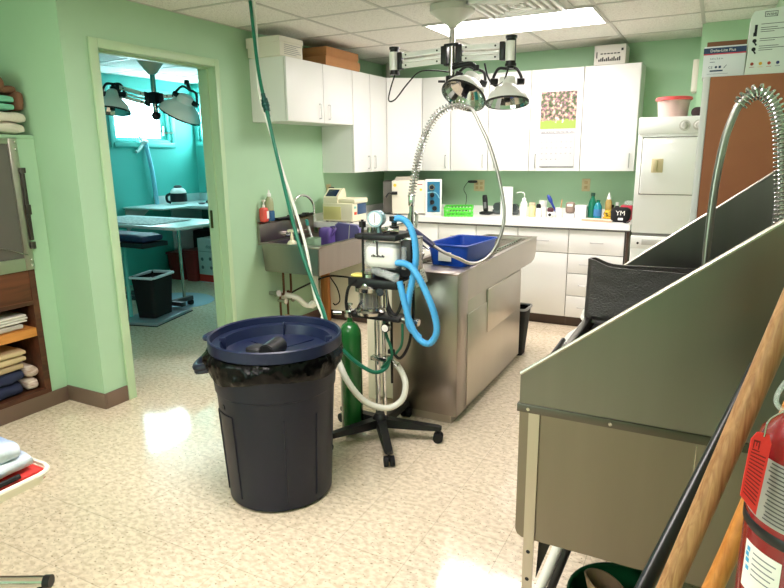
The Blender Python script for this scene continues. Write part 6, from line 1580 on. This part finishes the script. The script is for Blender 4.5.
for z, a0, a1 in ((1.022, -0.99, -0.90), (1.03, -1.0, -0.92), (1.038, -0.98, -0.9), (1.012, -0.97, -0.89)):
    b.sheet(lambda u, v: V((EX + r * math.cos(ca + a0 + (a1 - a0) * u), EY + r * math.sin(ca + a0 + (a1 - a0) * u), z + 0.006 * v)), 4, 1)
obj('blue_logo', b, mat('logo_blue', (70, 160, 206), 0.5), ws)
obj('valve', MB().cyl((EX, EY, 1.235), (EX, EY, 1.265), 0.024).box(EX - 0.016, EX + 0.016, EY - 0.04, EY + 0.05, 1.265, 1.295, 0.004).cyl((EX - 0.03, EY - 0.01, 1.250), (EX + 0.03, EY - 0.01, 1.250), 0.011), DCHROME, t)
obj('lever', MB().box(EX - 0.012, EX + 0.012, EY - 0.13, EY + 0.01, 1.310, 1.317, 0.002).box(EX - 0.01, EX + 0.01, EY - 0.12, EY + 0.01, 1.283, 1.291, 0.002), BLACK, t)
obj('safety_pin', MB().tube([(EX - 0.03, EY - 0.02, 1.275), (EX - 0.055, EY - 0.03, 1.265), (EX - 0.065, EY - 0.04, 1.240), (EX - 0.05, EY - 0.045, 1.230), (EX - 0.04, EY - 0.035, 1.250)], 0.003, n=6), CLEARP, t)
obj('wall_bracket', MB().box(EX + ER + 0.001, XR - 0.001, EY - 0.02, EY + 0.02, 0.95, 1.25), BLACK, t)
# hanging tag
tg = thing('service_tag', 'bright red printed inspection tag wired to the fire extinguisher', 'tag', (3.29, 0.76, 1.20))
TL, TR, BRc, BL = V((3.2854, 0.7635, 1.2096)), V((3.3072, 0.7738, 1.2054)), V((3.2975, 0.7453, 1.1154)), V((3.2796, 0.7418, 1.138))
def tagp(s, d, o=0.0):
    a = TL.lerp(TR, s); b_ = BL.lerp(BRc, s)
    n_ = (TR - TL).cross(BL - TL).normalized()
    return a.lerp(b_, d) + n_ * o
b = MB()
out = [(0.22, 0), (0.80, 0), (1, 0.12), (1, 0.5), (1, 1), (0.5, 1), (0, 1), (0, 0.5), (0, 0.12)]
A = [b.bm.verts.new(tagp(s, d, -0.0004)) for s, d in out]; B_ = [b.bm.verts.new(tagp(s, d, 0.0004)) for s, d in out]
b._bridge(A, B_); b.bm.faces.new(A[::-1]); b.bm.faces.new(B_)
obj('tag', b, mat('tag_red', (236, 48, 48), 0.5), tg)
b = MB()
def bar(s0, s1, d0, d1):
    for sgn in (-0.0009, 0.0009):
        b.bm.faces.new([b.bm.verts.new(tagp(*q, sgn)) for q in ((s0, d0), (s1, d0), (s1, d1), (s0, d1))])
for k in range(13):
    bar(0.1, 0.86 - 0.16 * ((k * 3) % 3), 0.30 + 0.05 * k, 0.315 + 0.05 * k)
bar(0.14, 0.19, 0.13, 0.24); bar(0.4, 0.45, 0.13, 0.24); bar(0.14, 0.45, 0.12, 0.145); bar(0.28, 0.32, 0.14, 0.20); bar(0.12, 0.5, 0.255, 0.27)
obj('printed_text', b, mat('tag_ink', (120, 20, 20), 0.7), tg)
obj('wire', MB().tube([tagp(0.55, 0.05, -0.001), (3.302, 0.775, 1.222), (3.32, 0.785, 1.235), (3.34, 0.80, 1.25)], 0.0012, n=6), DCHROME, tg)

# green tub with a boot and rags, under the wash tub
t = thing('bucket', 'dark green plastic bucket on the floor under the grooming tub', 'bucket', (3.06, 1.66, 0))
obj('pail', MB().lathe([(0.11, 0.001), (0.12, 0.006), (0.152, 0.27), (0.146, 0.27), (0.115, 0.012)], (3.10, 1.64, 0), n=40), mat('bottle_green_plastic', (16, 78, 44), 0.35), t)
obj('rim', MB().tube([(3.10 + 0.152 * math.cos(2 * PI * k / 36), 1.64 + 0.152 * math.sin(2 * PI * k / 36), 0.27) for k in range(36)], 0.006, n=8, smooth=False, closed=True), mat('bottle_green_plastic', (16, 78, 44), 0.35), t)
SU = mat('tan_suede', (142, 118, 92), 0.85, bump=0.2, bscale=120)
t = thing('work_glove', 'tan suede work glove with an open cuff in the green bucket', 'glove', (3.05, 1.6, 0.05))
g0 = V((3.085, 1.62, 0.06)); g1 = V((3.055, 1.60, 0.33)); gd = (g1 - g0).normalized()
obj('cuff', MB().lathe([(0.04, 0.0), (0.045, 0.1), (0.05, 0.2), (0.062, (g1 - g0).length), (0.057, (g1 - g0).length), (0.045, 0.2), (0.038, 0.12), (0.0, 0.1)], g0, gd, n=28, capa=True, capb=False, wob=lambda tt, k, r, z: (r * (1 + 0.12 * math.cos(2 * tt)), z - 0.03 * math.sin(tt) * (k in (3, 4)))), SU, t)
solo('rag', MB().slab(3.12, 3.22, 1.60, 1.74, 0.10, 0.325, 0.025, 9, n=9, seed=41), mat('grey_rag', (176, 172, 160), 0.9, bump=0.2, bscale=100), 'pale grey rag stuffed in the green bucket beside the glove', 'rag', loc=(3.13, 1.62, 0.10))

struct('trim_3', MB().cyl((0.11, 5.9, 2.236), (0.11, 5.9, H - 0.0045), 0.022), mat('white_conduit', (200, 200, 190), 0.5))
EXPOSURE = 1.15

# ------------------------------------------------------------------ world, camera, look
world = bpy.data.worlds.new('World'); scene.world = world
world.use_nodes = True
world.node_tree.nodes['Background'].inputs[0].default_value = (0.75, 0.9, 1.0, 1)
world.node_tree.nodes['Background'].inputs[1].default_value = 0.4
cam = bpy.data.cameras.new('Camera')
cam.sensor_fit = 'HORIZONTAL'; cam.sensor_width = 36
cam.lens = 36 * 608.8 / 784
cam.clip_start = 0.02
co = bpy.data.objects.new('Camera', cam)
COL.objects.link(co)
pt, yw, rl = math.radians(12.978), math.radians(27.686), math.radians(-0.6704)
right = V((math.cos(yw), math.sin(yw), 0)); fwd = V((-math.sin(yw), math.cos(yw), 0)); up = V((0, 0, 1))
f2 = fwd * math.cos(pt) - up * math.sin(pt); u2 = up * math.cos(pt) + fwd * math.sin(pt)
r3 = right * math.cos(rl) + u2 * math.sin(rl); u3 = u2 * math.cos(rl) - right * math.sin(rl)
co.matrix_world = Matrix(((r3.x, u3.x, -f2.x, 3.22), (r3.y, u3.y, -f2.y, 0), (r3.z, u3.z, -f2.z, 1.525), (0, 0, 0, 1)))
scene.camera = co
scene.view_settings.view_transform = 'Standard'
scene.view_settings.look = 'None'
scene.view_settings.gamma = 1
scene.view_settings.exposure = EXPOSURE
scene.cycles.use_denoising = True
scene.cycles.max_bounces = 10
scene.cycles.diffuse_bounces = 6
scene.cycles.glossy_bounces = 6
scene.cycles.transmission_bounces = 8
scene.cycles.caustics_reflective = False
scene.cycles.caustics_refractive = False
